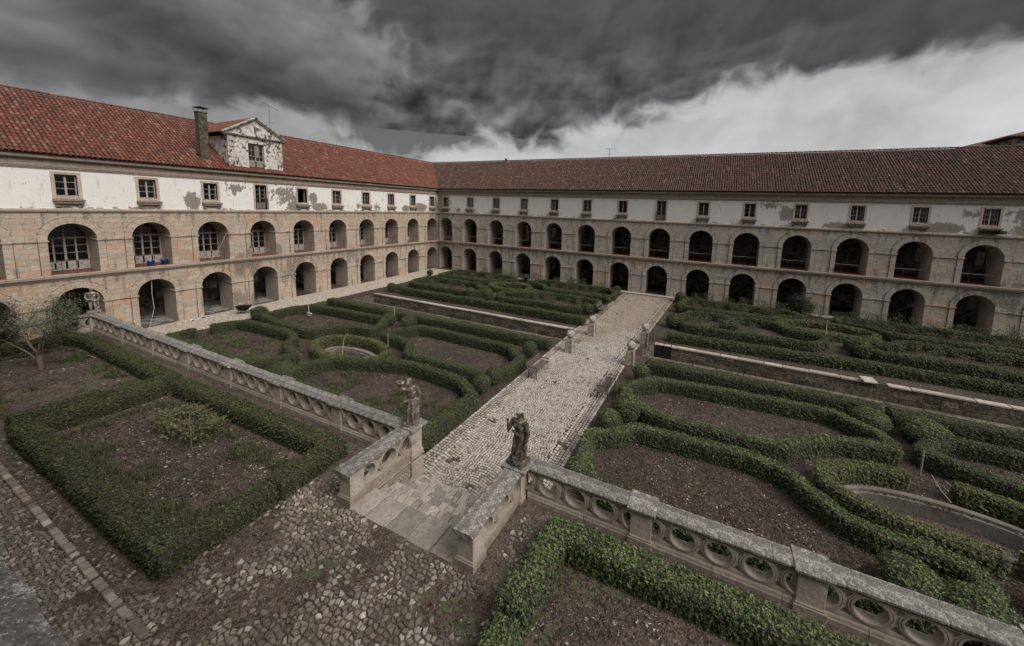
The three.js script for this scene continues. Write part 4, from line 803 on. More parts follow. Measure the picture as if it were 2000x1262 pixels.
function topiary(label, x, z, r, { base = baseG, pal = GREEN.box, sy = 0.92, dens = 600, far = false, group = 'ball clipped box bushes', cy = 0.42 } = {}) {
  const R = rngOf(hseed++), t = thing('topiary_ball', label, 'bush', [0, 0, 0], 0, group), g = new THREE.SphereGeometry(r - 0.04, 18, 12), P = g.attributes.position, y0 = base(x, z) + Math.max(cy, r * sy * 0.82);
  for (let i = 0; i < P.count; i++) { _v.fromBufferAttribute(P, i); const k = 1 + 0.10 * fbm3(_v.x * 2.5 + x, _v.y * 2.5, _v.z * 2.5 + z, 3); P.setXYZ(i, x + _v.x * k, y0 + _v.y * k * sy, z + _v.z * k); }
  g.computeVertexNormals(); part('bush_body', g, M.hedge_core, t);
  const quads = [], w = 19; for (let j = 0; j < 12; j++) for (let i = 0; i < 18; i++) { const f = (a) => [P.getX(a), P.getY(a), P.getZ(a)], a = j * w + i; quads.push([f(a), f(a + w), f(a + w + 1), f(a + 1)]); }
  { const q = quads.reduce((m, k) => k[0][1] > m[0][1] ? k : m, quads[60]); }
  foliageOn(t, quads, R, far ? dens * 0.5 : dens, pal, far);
  part('stem', rod([x, base(x, z) - 0.03, z], [x, y0, z], 0.03), M.twig, t);
  return t;
}
const HG = { A: 'clipped hedges of the near left parterre', B: 'clipped hedges of the near right parterre', C: 'clipped hedges of the far left parterre', D: 'clipped hedges of the far right parterre', T: 'clipped hedges on the terrace' };
const ellipse = (cx, cz, rx, rz, a0, a1, n = 30) => { const o = []; for (let i = 0; i <= n; i++) { const a = mix(a0, a1, i / n); o.push([cx + Math.cos(a) * rx, cz + Math.sin(a) * rz]); } return o; };
// near left parterre
hedge('long straight hedge between the near left beds and the sunken channel', [[4.9, 19.15], [24.9, 18.85]], { group: HG.A, w: 0.62 });
hedge('hedge round the upper left bed of the near left parterre, nearest the arcade', [[4.95, 24.4], [4.85, 22.2], [5.9, 20.95], [12.9, 20.55], [13.5, 21.5], [14.1, 22.7], [12.6, 22.85], [11.5, 23.5], [11.1, 24.7], [8.2, 24.85]], { closed: true, group: HG.A });
hedge('hedge with a gap round the lower left bed beside the wheelbarrow', [[4.75, 27.3], [5.1, 26.0], [6.1, 25.7], [10.1, 25.5], [11.3, 26.0], [12.0, 26.9], [13.8, 27.5], [13.4, 28.6], [12.7, 29.2], [4.6, 29.4], [4.7, 28.1]], { group: HG.A });
hedge('low pale green oval hedge round the left basin with the curved hose', ellipse(15.25, 25.3, 2.5, 1.3, -0.35, 5.55), { group: 'oval hedges round the basins', pal: GREEN.light, h: 0.58, w: 0.5, soft: 0 });
hedge('hedge round the lower bed behind the left statue', [[15.5, 27.8], [15.9, 26.9], [17.6, 26.15], [18.6, 25.7], [20.0, 25.3], [23.2, 25.5], [24.1, 26.1], [24.5, 26.35], [24.58, 27.2], [24.5, 28.9], [23.9, 29.3], [16.2, 29.4], [15.5, 28.7]], { closed: true, group: HG.A });
hedge('hedge round the upper right bed beside the left bench', [[15.3, 23.0], [15.5, 21.9], [16.35, 20.6], [23.2, 20.7], [24.0, 21.6], [24.55, 21.8], [24.58, 23.4], [24.0, 24.35], [23.4, 24.5], [19.0, 24.45], [18.4, 24.0], [17.9, 23.3], [17.0, 23.05]], { closed: true, group: HG.A });
// near right parterre
hedge('long straight hedge between the near right beds and the sunken channel', [[30.75, 18.95], [37.3, 18.85], [40.6, 18.85]], { group: HG.B, w: 0.62 });
hedge('straight channel-side hedge running out of the picture on the right', [[40.85, 18.95], [45, 18.8], [52, 18.8]], { group: HG.B, w: 0.62 });
hedge('hedge round the upper bed beside the right bench', [[30.2, 22.4], [30.75, 21.7], [31.7, 20.8], [34.8, 20.55], [38.5, 20.3], [39.1, 20.75], [39.75, 21.4], [40.0, 22.3], [39.2, 22.4], [38.2, 22.6], [37.1, 23.3], [36.3, 24.1], [34.3, 24.15], [32.6, 24.25], [31.6, 24.0], [31.0, 23.5]], { closed: true, group: HG.B, pal: GREEN.near });
hedge('hedge round the lower bed just behind the right balustrade', [[29.95, 26.6], [30.85, 26.1], [31.35, 25.45], [32.8, 25.35], [35.0, 25.25], [35.9, 25.35], [36.4, 25.7], [36.8, 26.3], [37.4, 26.9], [38.1, 27.2], [39.2, 27.3], [39.75, 27.5], [39.8, 28.1], [39.2, 28.9], [38.0, 29.3], [31.2, 29.3], [30.5, 28.6], [30.1, 27.9]], { closed: true, group: HG.B, pal: GREEN.near });
hedge('yellowish oval hedge along the near side of the dry right basin', ellipse(40.3, 25.1, 3.0, 1.38, 1.42, 4.55), { group: 'oval hedges round the basins', pal: GREEN.light, h: 0.58, w: 0.5, soft: 0 });
hedge('yellowish oval hedge along the far right side of the dry right basin', ellipse(40.3, 25.1, 3.0, 1.38, 1.28, -1.35), { group: 'oval hedges round the basins', pal: GREEN.light, h: 0.58, w: 0.5, soft: 0 });
hedge('hedge round the right upper bed cut by the right picture edge', [[40.75, 22.0], [41.3, 21.2], [42.1, 20.5], [44, 20.6], [49, 20.7], [49.6, 22], [49.2, 24.1], [44.6, 24.1], [43.6, 23.2], [42.6, 22.85], [41.6, 22.45]], { closed: true, group: HG.B });
hedge('hedge round the right lower bed in the right picture corner', [[40.9, 27.6], [41.6, 27.2], [43.2, 26.8], [44.6, 25.8], [49, 25.6], [49, 29.2], [42.0, 29.3], [41.2, 28.6]], { closed: true, group: HG.B });
// far left parterre
hedge('long front hedge of the far left parterre along the channel strip', [[6.9, 13.1], [16.5, 12.95], [25.2, 13.2]], { group: HG.C, w: 0.62, far: true });
hedge('hedge round the front left rose bed of the far left parterre', [[5.0, 9.3], [5.6, 10.7], [13.0, 11.0], [13.7, 10.0], [14.0, 8.9], [12.6, 8.6], [11.6, 7.2], [5.2, 7.2]], { closed: true, group: HG.C, far: true, h: 0.6, w: 0.5 });
hedge('hedge round the front right rose bed of the far left parterre', [[15.7, 9.0], [15.9, 10.2], [16.5, 10.9], [24.0, 10.75], [24.8, 9.5], [25.0, 8.4], [24.4, 7.3], [18.6, 7.2], [17.6, 8.5]], { closed: true, group: HG.C, far: true, h: 0.6, w: 0.5 });
hedge('hedge round the back left rose bed of the far left parterre', [[5.0, 3.4], [5.6, 2.1], [13.2, 2.1], [13.9, 3.8], [12.5, 4.1], [11.6, 5.7], [5.2, 5.8]], { closed: true, group: HG.C, far: true, h: 0.6, w: 0.5 });
hedge('hedge round the back right rose bed of the far left parterre', [[15.8, 3.7], [16.4, 2.1], [24.2, 2.1], [25.1, 3.4], [25.2, 5.0], [24.4, 5.8], [18.8, 5.7], [17.6, 4.1]], { closed: true, group: HG.C, far: true, h: 0.6, w: 0.5 });
hedge('small pale oval hedge in the centre of the far left parterre', ellipse(15.0, 6.4, 2.2, 1.45, 0, 6.283).slice(0, -1), { closed: true, group: 'oval hedges round the basins', pal: GREEN.light, h: 0.55, w: 0.45, far: true, soft: 0 });
// far right parterre
hedge('long front hedge of the far right parterre along the channel strip', [[31.2, 13.35], [37.5, 13.1], [44, 12.7], [54, 12.8]], { group: HG.D, w: 0.62, far: true, h: 0.58 });
hedge('hedge round the front left rose bed of the far right parterre', [[31.4, 8.6], [31.5, 10.1], [32.2, 10.9], [36.9, 10.8], [39.6, 10.7], [40.5, 9.7], [40.7, 8.6], [38.8, 8.1], [38.0, 6.9], [36.8, 6.6], [32.3, 6.8]], { closed: true, group: HG.D, far: true, h: 0.6, w: 0.5 });
hedge('hedge round the front right rose bed of the far right parterre', [[41.9, 8.7], [42.2, 9.9], [43.2, 10.4], [49.0, 10.5], [54.0, 10.5], [54.6, 8.6], [53.8, 7.1], [45.4, 6.9], [44.4, 8.2]], { closed: true, group: HG.D, far: true, h: 0.6, w: 0.5 });
hedge('hedge round the back left rose bed of the far right parterre', [[31.2, 3.4], [31.7, 2.2], [39.3, 2.2], [40.5, 3.4], [40.2, 3.9], [38.6, 4.3], [37.8, 5.6], [31.8, 5.7]], { closed: true, group: HG.D, far: true, h: 0.6, w: 0.5 });
hedge('hedge round the back right rose bed of the far right parterre', [[42.4, 3.6], [43, 2.2], [53.5, 2.2], [54.5, 3.4], [54.2, 5.7], [45.4, 5.6], [44.2, 4.2]], { closed: true, group: HG.D, far: true, h: 0.6, w: 0.5 });
hedge('low yellowish oval hedge in the centre of the far right parterre', ellipse(41.3, 6.0, 2.9, 1.5, 0, 6.283).slice(0, -1), { closed: true, group: 'oval hedges round the basins', pal: GREEN.light, h: 0.5, w: 0.5, far: true, soft: 0 });
// terrace
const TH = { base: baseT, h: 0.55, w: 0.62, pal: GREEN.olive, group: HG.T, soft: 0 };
hedge('broad hedge on the front and left of the nearest square terrace bed', [[14.35, 33.0], [14.35, 36.3], [23.72, 36.22], [23.72, 34.2]], { ...TH, w: 0.64 });
hedge('hedge along the left balustrade enclosing the square terrace bed', [[23.72, 34.12], [23.55, 32.35], [14.75, 32.6]], { ...TH, w: 0.66, h: 0.57 });
hedge('hedge along the far end of the left balustrade beside the thin tree', [[3.6, 34.9], [3.7, 32.9], [5.0, 32.55], [13.9, 32.6], [13.85, 34.3]], { ...TH, w: 0.66 });
hedge('hedge between the two terrace beds in front of the thin tree', [[13.3, 34.3], [13.25, 36.4]], { ...TH, w: 0.6, h: 0.5 });
hedge('leafy hedge in front of the right balustrade', [[30.72, 33.95], [30.85, 32.0], [32, 31.95], [42, 31.95]], { ...TH, pal: GREEN.near, w: 0.66, h: 0.58, dens: 680, rough: 0.035 });
hedge('short lighter hedge at the bottom edge of the picture right of the paving', [[30.78, 34.12], [30.85, 37.4]], { ...TH, pal: GREEN.near, w: 0.6, h: 0.5, dens: 680 });
// balls
for (const [x, z, r, l, o] of [
  [3.95, 24.0, 0.55, 'dark ball bush at the arcade end of the near left parterre'], [12.9, 20.3, 0.5, 'left of two ball bushes by the channel hedge, near left parterre'], [14.75, 20.25, 0.57, 'right of two ball bushes by the channel hedge, near left parterre'], [14.85, 28.75, 0.62, 'flattened ball bush behind the left balustrade'], [24.3, 25.35, 0.42, 'ball bush on the hedge corner beside the path, behind the left statue'], [24.5, 29.5, 0.56, 'round ball bush beside the left statue pedestal'], [24.3, 20.4, 0.42, 'ball bush near the left ball-topped posts'], [24.35, 24.35, 0.4, 'ball bush left of the left bench'],
  [30.7, 20.4, 0.43, 'ball bush near the right ball-topped posts'], [39.95, 19.95, 0.66, 'flattened ball bush left of the soil walk, near right parterre'], [41.6, 20.1, 0.78, 'large ball bush right of the soil walk, near right parterre'], [30.75, 24.05, 0.6, 'large dark ball bush just below the right bench', ], [30.35, 25.35, 0.5, 'ball bush on the path edge in front of the right bench'], [39.35, 28.75, 0.72, 'largest rounded bush, behind the right balustrade near the picture corner'], [38.35, 28.35, 0.62, 'flat-topped rounded bush beside the largest one behind the right balustrade'], [30.2, 28.7, 0.36, 'ball bush in the corner behind the right statue'],
]) topiary(l, x, z, r, { pal: x > 29 ? GREEN.near : GREEN.box, sy: z === 20.1 || z === 19.95 || z === 28.75 || z === 28.35 ? 0.62 : 0.95, cy: r < 0.45 ? 0.55 : 0.42 });
for (const [x, z, r, l] of [[5.45, 13.05, 0.38, 'ball bush on a stem at the left end of the channel strip'], [6.2, 12.8, 0.27, 'small ball bush at the left end of the far left front hedge'], [13.3, 10.9, 0.5, 'left of two ball bushes in the far left parterre front'], [15.1, 10.8, 0.52, 'right of two ball bushes in the far left parterre front'], [3.4, 5.3, 0.34, 'ball bush by the left arcade in the far left parterre'], [14.4, 1.7, 0.36, 'dark ball bush before the far wing, left parterre'], [24.5, 10.3, 0.45, 'ball bush above the far left bench'], [24.9, 2.0, 0.36, 'ball bush in the far right corner of the far left parterre'], [25.0, 6.2, 0.36, 'ball bush halfway along the path edge of the far left parterre'], [31.2, 10.2, 0.52, 'ball bush at the path corner of the far right parterre'], [42.2, 10.2, 0.56, 'ball bush beside the walk of the far right parterre'], [31.2, 5.6, 0.42, 'small ball bush on the path edge of the far right parterre'], [31.0, 2.0, 0.5, 'ball bush in the back corner of the far right parterre by the path']]) topiary(l, x, z, r, { far: true, sy: 0.98, cy: 0.5 });
// ------------------------------------------------------------------ pierced balustrades
const CT = 1.845;                                           // top of the coping
const unitShape = (tri) => {
  const h = 0.3675, s = new THREE.Shape(), yc = 0.315, ry = 0.235, rx = 0.25;
  s.moveTo(-h, 0); s.lineTo(h, 0); s.lineTo(h, yc - ry); s.absellipse(h, yc, rx, ry, -Math.PI / 2, -Math.PI * 1.5, true); s.lineTo(h, 0.58); s.lineTo(-h, 0.58); s.lineTo(-h, yc + ry); s.absellipse(-h, yc, rx, ry, Math.PI / 2, -Math.PI / 2, true); s.closePath();
  if (tri) for (const [a, b] of [[0.535, 0.415], [0.065, 0.21]]) { const p = new THREE.Path(); const w = 0.105; p.moveTo(-w, a); p.lineTo(0, b); p.lineTo(w, a); p.closePath(); s.holes.push(p); }
  return s;
};
const ext = (s, d, z, bev = 0) => { const g = new THREE.ExtrudeGeometry(s, { depth: d, bevelEnabled: bev > 0, bevelSize: bev, bevelThickness: bev, bevelSegments: 1, curveSegments: 14 }); g.translate(0, 0, z); return g; };
const solidUnit = merge([ext(unitShape(false), 0.10, -0.05), ext(unitShape(true), 0.04, 0.0505), ext(unitShape(true), 0.04, -0.0905)]);
const openUnit = merge([ext(unitShape(true), 0.18, -0.09)]);
const ringGeo = (() => { const s = new THREE.Shape(), h = new THREE.Path(); s.absellipse(0, 0, 0.30, 0.275, 0, Math.PI * 2); h.absellipse(0, 0, 0.262, 0.244, 0, Math.PI * 2, true); s.holes.push(h); const q = new THREE.Shape(), k = new THREE.Path(); q.absellipse(0, 0, 0.345, 0.29, 0, Math.PI * 2); k.absellipse(0, 0, 0.322, 0.281, 0, Math.PI * 2, true); q.holes.push(k); return merge([ext(s, 0.204, -0.102, 0.006), ext(q, 0.196, -0.098, 0.004)]); })();
for (const g of [solidUnit, openUnit, ringGeo]) tint(g, [1, 1, 1]);
const BR = rngOf(71);
const toneMats = (base, list) => list.map((c, i) => { const m = base.clone(); m.color.setRGB(...c); return m; });
const CARV = toneMats(M.carved, [[0.92, 0.88, 0.84], [0.82, 0.77, 0.72], [0.74, 0.69, 0.64]]);
const cope = (u0, u1, wd, R, top = CT) => { const k = 0.85 + R() * 0.3, b = top - 0.125, o = R() * 3; return tint(sweepX([[b, -wd + 0.06], [b, wd - 0.06], [b + 0.035, wd - 0.05], [b + 0.05, wd], [top - 0.03, wd], [top, wd - 0.04], [top + 0.004, 0], [top, -wd + 0.04], [top - 0.035, -wd], [b + 0.05, -wd], [b + 0.035, -wd + 0.05]], u0, u1, (p) => [p[0] + o, p[2] + p[1]]), [k, k, k]); };
function pierAt(t, u, w, d, y0, R, cap = true, plinth = 0.22) {
  const k = 0.92 + R() * 0.12, p = part('pier', tint(box(u - w, u + w, y0, CT - 0.125, -d, d, 0.008), [1.05 * k, 1.0 * k, 0.93 * k]), M.carved, t);
  if (plinth) part('pier_base', [box(u - w - 0.045, u + w + 0.045, y0 - 0.1, y0 + plinth - 0.05, -d - 0.045, d + 0.045, 0.012), box(u - w - 0.028, u + w + 0.028, y0 + plinth - 0.048, y0 + plinth, -d - 0.028, d + 0.028, 0.02)].map((g) => tint(g, [0.72 * k, 0.68 * k, 0.62 * k])), M.carved, p);
  if (cap) part('pier_cap', cope(u - w - 0.08, u + w + 0.08, d + 0.11, R, CT + 0.022), M.coping, p);
}
function bay(t, a, b, R, open, y0, off) {
  const c = (a + b) / 2, n = Math.floor((b - a) / 0.735 / 2 + 0.2);
  for (let k = -n; k < n; k++) { const m = part('pierced_panel', open ? openUnit : solidUnit, CARV[Math.floor(R() * 3)], t); m.position.set(c + (k + 0.5) * 0.735, y0, off); }
  for (let k = -n; k <= n; k++) { const m = part('oval_ring', ringGeo, CARV[Math.floor(R() * 2)], t); m.position.set(c + k * 0.735, y0 + 0.315, off); }
}
function run(t, piers, u0, u1, R, off = 0.085, wd = 0.24) {
  for (let i = 0; i < piers.length - 1; i++) bay(t, piers[i], piers[i + 1], R, false, 1.12, off);
  for (let u = u0; u < u1 - 0.05;) { let e = Math.min(u1, u + 1.0 + R() * 0.8); if (u1 - e < 0.35) e = u1; part('coping', cope(u + 0.004, e - 0.004, wd, R), M.coping, t); u = e; }
  for (let u = u0; u < u1 - 0.05;) { let e = Math.min(u1, u + 1.2 + R() * 0.7); if (u1 - e < 0.35) e = u1; const k = 0.62 + R() * 0.25; part('plinth_stone', [tint(box(u + 0.004, e - 0.004, TER - 0.06, 1.0, -0.22, 0.22, 0.01), [k, k * 0.95, k * 0.88]), tint(sweepX([[1.002, -0.2], [1.002, 0.2], [1.06, 0.19], [1.118, 0.16], [1.118, -0.16], [1.06, -0.19]], u + 0.004, e - 0.004), [k * 1.15, k * 1.1, k * 1.02])], M.carved, t); u = e; }
}
function retaining(t, u0, u1, R) { const gs = []; for (let r = 0; r < 3; r++) for (let u = u0; u < u1;) { const e = Math.min(u1, u + 0.6 + R() * 0.6), k = 0.55 + R() * 0.4; gs.push(tint(box(u + 0.008, e - 0.008, -0.35 + r * 0.39, -0.35 + (r + 1) * 0.39 - 0.012, -0.24, 0.1, 0.015), [k, k * 0.95, k * 0.9])); u = e; } stuffPart('retaining_stone', gs, M.carved, t); }
{
  const R = rngOf(81), t = thing('stone_balustrade', 'right stone balustrade pierced with ovals, running from the right statue to the picture corner', 'balustrade', [29.27, 0, 30.8]);
  const P = [0]; for (let k = 0; k < 9; k++) P.push(3.28 + 3.29 * k);
  run(t, P, 0.3, P[P.length - 1], R); P.slice(1).forEach((u) => pierAt(t, u, 0.24, 0.21, TER, R)); retaining(t, 0.2, P[P.length - 1], R);
}
{
  const R = rngOf(82), t = thing('stone_balustrade', 'left stone balustrade pierced with ovals, running from the left statue to the far left corner', 'balustrade', [25.45, 0, 31.1], Math.PI + 0.0139);
  const P = [0, 3.09, 6.38, 9.73, 13.15, 16.49, 19.89, 23.7];
  run(t, P, 0.3, 23.7, R, -0.085); P.slice(1).forEach((u) => pierAt(t, u, 0.24, 0.21, TER, R)); retaining(t, 0.2, 23.7, R);
}
// the two cheek walls of the stairs
for (const [x, lab] of [[25.45, 'left cheek balustrade of the stairs with a carved panel, ending in the statue pedestal'], [29.27, 'right cheek balustrade of the stairs with a heavily lichened coping']]) {
  const R = rngOf(90 + x), t = thing('stair_balustrade', lab, 'balustrade', [x, 0, 33.15], Math.PI / 2);   // local u runs from the near pier towards the garden
  const L = 2.15;
  pierAt(t, 0, 0.21, 0.21, TER, R, false, 0.24);
  for (let k = 0; k < 2; k++) { const m = part('pierced_panel', openUnit, CARV[k], t); m.position.set(0.72 + k * 0.735 + 0.0, 1.12, 0.08); }
  { const s = new THREE.Shape(); s.moveTo(0, 0); s.lineTo(0.15, 0); s.lineTo(0.15, 0.08); s.absellipse(0.1425, 0.315, 0.12, 0.235, -Math.PI / 2, -Math.PI * 1.5, true); s.lineTo(0.15, 0.58); s.lineTo(0, 0.58); s.closePath(); const g = tint(ext(s, 0.18, -0.09), [1, 1, 1]); const m = part('pierced_panel', g, CARV[1], t); m.position.set(0.21, 1.12, 0.08); const m2 = part('pierced_panel', g, CARV[0], t); m2.position.set(1.97, 1.12, 0.08); m2.rotation.y = Math.PI; }
  for (let k = 0; k < 3; k++) { const m = part('oval_ring', ringGeo, CARV[k % 3], t); m.position.set(0.3525 + k * 0.735, 1.435, 0.08); }
  part('band', tint(box(0.2, L - 0.2, 0.80, 1.118, -0.15, 0.185, 0.008), [0.66, 0.62, 0.57]), M.carved, t);
  part('moulding', tint(sweepX([[0.72, -0.16], [0.72, 0.16], [0.75, 0.22], [0.78, 0.235], [0.80, 0.19], [0.80, -0.16], [0.78, -0.22], [0.75, -0.2]], 0.2, L + 0.34), [0.62, 0.58, 0.53]), M.carved, t);
  part('wall', tint(box(0.2, L - 0.2, -0.4, 0.72, -0.15, 0.15, 0.005), [0.6, 0.57, 0.52]), M.carved, t);
  // carved lozenge panel on the stair side
  const side = x < 27 ? 1 : -1, carv = [];
  for (let i = 0; i < 7; i++) for (let j = 0; j < 6; j++) { const u = 1.1 + i * 0.115 + (j & 1) * 0.057, v = 0.06 + j * 0.085; if (v < 0.62 - (u - 0.9) * 0.0 && v > 0.64 - (u - 0.72) * 0.62) carv.push(moved(box(-0.035, 0.035, -0.035, 0.035, 0, 0.025, 0.008), u, v, side > 0 ? 0.15 : -0.175, 0, 0, Math.PI / 4)); }
  const fr = [[0.95, 0.62, 1.9, 0.62], [1.9, 0.62, 1.9, -0.02], [1.9, -0.02, 0.95, 0.56]];
  for (const [a, b, c, d] of fr) carv.push(rod([a, b, side * 0.155], [c, d, side * 0.155], 0.022, 5));
  part('carved_panel', carv.map((g) => tint(g, [0.7, 0.67, 0.62])), M.carved, t);
  // far pedestal, standing on the path
  const p = part('pedestal', tint(box(L - 0.21, L + 0.23, 0.80, CT - 0.125, -0.22, 0.22, 0.01), [1.0, 0.93, 0.86]), M.carved, t);
  part('pedestal_base', [box(L - 0.25, L + 0.27, 0.80, 0.98, -0.26, 0.26, 0.02), box(L - 0.25, L + 0.27, -0.4, 0.72, -0.26, 0.26, 0.012)].map((g) => tint(g, [0.86, 0.76, 0.68])), M.carved, p);
  part('pedestal_cap', cope(L - 0.33, L + 0.35, 0.36, R, CT + 0.022), M.coping, p);
  for (const [a, b] of [[-0.33, 0.62], [0.62, L - 0.335]]) part('coping', cope(a, b - 0.006, 0.27, R), M.coping, t);
}
{
  const R = rngOf(83), t = thing('stone_balustrade', 'short crumbling balustrade turning the far left corner behind the thin tree', 'balustrade', [1.75, 0, 31.45], -Math.PI / 2);
  run(t, [0, 3.3], 0.25, 3.3, R, -0.085); pierAt(t, 3.3, 0.24, 0.2, TER, R); pierAt(t, 0, 0.26, 0.26, TER - 0.5, R, true, 0);
}
// ball-topped posts of the bridge
for (const [x, z, l] of [[26.1, 18.55, 'ball-topped stone post at the near left corner of the path crossing'], [26.37, 15.0, 'ball-topped stone post at the far left corner of the path crossing'], [29.9, 14.8, 'ball-topped stone post at the far right corner of the path crossing'], [29.77, 18.57, 'blotched ball-topped stone post at the near right corner of the path crossing']]) {
  const R = rngOf(Math.round(x * 100 + z)), t = thing('stone_post', l, 'post', [x, G(z), z], (R() - 0.5) * 0.1, 'ball-topped stone posts');
  const pr = [[0, -0.1, 0.27], [0.86, 0.21]]; const T = [], n = 8, rg = (y, r) => Array.from({ length: 8 }, (_, k) => { const q = k >> 1, s = k & 1, c = [[1, -1], [1, 1], [-1, 1], [-1, -1]][q], e = 0.78; return [r * (q === 0 || q === 3 ? (c[0]) : c[0]) * ((q + s) % 2 ? e : 1), y, r * c[1] * ((q + s) % 2 ? 1 : e)]; });
  const lv = [[-0.1, 0.265], [0.10, 0.262], [0.84, 0.222], [0.88, 0.20], [0.90, 0.13], [0.945, 0.125]].map(([y, r]) => rg(y, r));
  for (let i = 0; i < lv.length - 1; i++) for (let k = 0; k < 8; k++) { const l2 = (k + 1) % 8; T.push([lv[i][k], lv[i + 1][k], lv[i][l2]], [lv[i][l2], lv[i + 1][k], lv[i + 1][l2]]); }
  for (let k = 1; k < 7; k++) T.push([lv[5][0], lv[5][k + 1], lv[5][k]]);
  part('shaft', tint(soup(T), [1.7, 1.66, 1.58]), M.coping, t);
  const b = new THREE.SphereGeometry(0.245, 22, 16); { const P = b.attributes.position; for (let i = 0; i < P.count; i++) { _v.fromBufferAttribute(P, i); const k = 1 + 0.025 * n3(_v.x * 9 + x, _v.y * 9, _v.z * 9); P.setXYZ(i, _v.x * k, _v.y * k + 1.165, _v.z * k); } } b.computeVertexNormals();
  part('ball', tint(b, [1.9, 1.86, 1.78]), M.coping, t);
}
// ------------------------------------------------------------------ statues, each one continuous carved surface
const smin = (a, b, k) => { const h = clamp(0.5 + 0.5 * (b - a) / k); return mix(b, a, h) - k * h * (1 - h); };
const cone = (p, a, b) => { const dx = b[0] - a[0], dy = b[1] - a[1], dz = b[2] - a[2], h = clamp(((p[0] - a[0]) * dx + (p[1] - a[1]) * dy + (p[2] - a[2]) * dz) / (dx * dx + dy * dy + dz * dz)); return Math.hypot(p[0] - a[0] - dx * h, p[1] - a[1] - dy * h, p[2] - a[2] - dz * h) - mix(a[3], b[3], h); };
const ell = (p, c, r) => { const x = (p[0] - c[0]) / r[0], y = (p[1] - c[1]) / r[1], z = (p[2] - c[2]) / r[2], k = Math.hypot(x, y, z); return (k - 1) * Math.min(r[0], r[1], r[2]); };
function carve(sdf, c, half, res) {
  const mc = new MarchingCubes(res, M.statue_stone, false, false, 90000); mc.isolation = 0; const f = mc.field, s = mc.size, hs = mc.halfsize;
  const p = [0, 0, 0];
  for (let k = 0; k < s; k++) for (let j = 0; j < s; j++) for (let i = 0; i < s; i++) { p[0] = c[0] + (i - hs) / hs * half; p[1] = c[1] + (j - hs) / hs * half; p[2] = c[2] + (k - hs) / hs * half; f[k * s * s + j * s + i] = (i < 2 || j < 2 || k < 2 || i > s - 3 || j > s - 3 || k > s - 3 || Math.abs(p[0]) > 0.46 || Math.abs(p[2] - 0.03) > 0.34) ? -1 : -sdf(p); }
  mc.update(); const n = mc.count, P = new Float32Array(mc.positionArray.slice(0, n * 3)), N = new Float32Array(n * 3), U = new Float32Array(n * 2), e = 0.006;
  for (let i = 0; i < n; i++) {
    const q = [0, 1, 2].map((a) => c[a] + P[i * 3 + a] * half); P.set(q, i * 3);
    const g = [0, 1, 2].map((a) => { const u = q.slice(), w = q.slice(); u[a] += e; w[a] -= e; return sdf(u) - sdf(w); }), l = Math.hypot(...g) || 1; N.set(g.map((x) => x / l), i * 3);
    U[i * 2] = q[0] + q[2] * 0.7; U[i * 2 + 1] = q[1] + q[2] * 0.3;
  }
  const g = new THREE.BufferGeometry(); g.setAttribute('position', new THREE.BufferAttribute(P, 3)); g.setAttribute('normal', new THREE.BufferAttribute(N, 3)); g.setAttribute('uv', new THREE.BufferAttribute(U, 2)); return g;
}
function head(p, c, t) {        // egg-shaped head with brow, nose, chin and hair; t turns it about the upright axis
  const cs = Math.cos(t), sn = Math.sin(t), q = [(p[0] - c[0]) * cs - (p[2] - c[2]) * sn, p[1] - c[1], (p[0] - c[0]) * sn + (p[2] - c[2]) * cs];
  let d = ell(q, [0, 0.02, -0.005], [0.072, 0.092, 0.085]); d = smin(d, ell(q, [0, -0.045, 0.025], [0.05, 0.055, 0.055]), 0.02);
  d = smin(d, cone(q, [0, 0.0, 0.078, 0.009], [0, -0.03, 0.098, 0.013]), 0.008);
  for (const s of [-1, 1]) { d = Math.max(d, -ell(q, [s * 0.03, 0.004, 0.092], [0.017, 0.011, 0.016])); d = smin(d, ell(q, [s * 0.03, 0.002, 0.071], [0.012, 0.008, 0.009]), 0.003); d = smin(d, ell(q, [s * 0.073, -0.005, 0], [0.012, 0.028, 0.02]), 0.006); }
  d = smin(d, ell(q, [0, -0.053, 0.078], [0.022, 0.006, 0.01]), 0.006);
  return d;
}
const fingers = (c, dir, side, r = 0.0085) => {           // five short bent fingers, c at the palm
  const o = [], d = new THREE.Vector3(...dir).normalize(), s = new THREE.Vector3(...side).normalize(), n = d.clone().cross(s);
  [[-1.5, 0.062], [-0.5, 0.072], [0.5, 0.069], [1.5, 0.055]].forEach(([k, l]) => { const a = new THREE.Vector3(...c).addScaledVector(s, k * 0.018).addScaledVector(d, 0.03), m = a.clone().addScaledVector(d, l * 0.55), e = m.clone().addScaledVector(d, l * 0.32).addScaledVector(n, l * 0.36); o.push(tube([[a.x, a.y, a.z, r], [m.x, m.y, m.z, r * 0.95], [e.x, e.y, e.z, r * 0.75]], 5)); });
  const a = new THREE.Vector3(...c).addScaledVector(s, -0.032), m = a.clone().addScaledVector(s, -0.022).addScaledVector(d, 0.028), e = m.clone().addScaledVector(d, 0.03).addScaledVector(n, 0.012); o.push(tube([[a.x, a.y, a.z, r * 1.2], [m.x, m.y, m.z, r * 1.1], [e.x, e.y, e.z, r * 0.8]], 5));
  return o.map((g) => tint(g, [1, 1, 1]));
};
const rockBase = (p) => { const q = [Math.abs(p[0]) - 0.19, Math.abs(p[1] - 0.05) - 0.05, Math.abs(p[2]) - 0.17]; return Math.hypot(Math.max(q[0], 0), Math.max(q[1], 0), Math.max(q[2], 0)) - 0.04 + 0.02 * n3(p[0] * 7, p[1] * 7, p[2] * 7); };
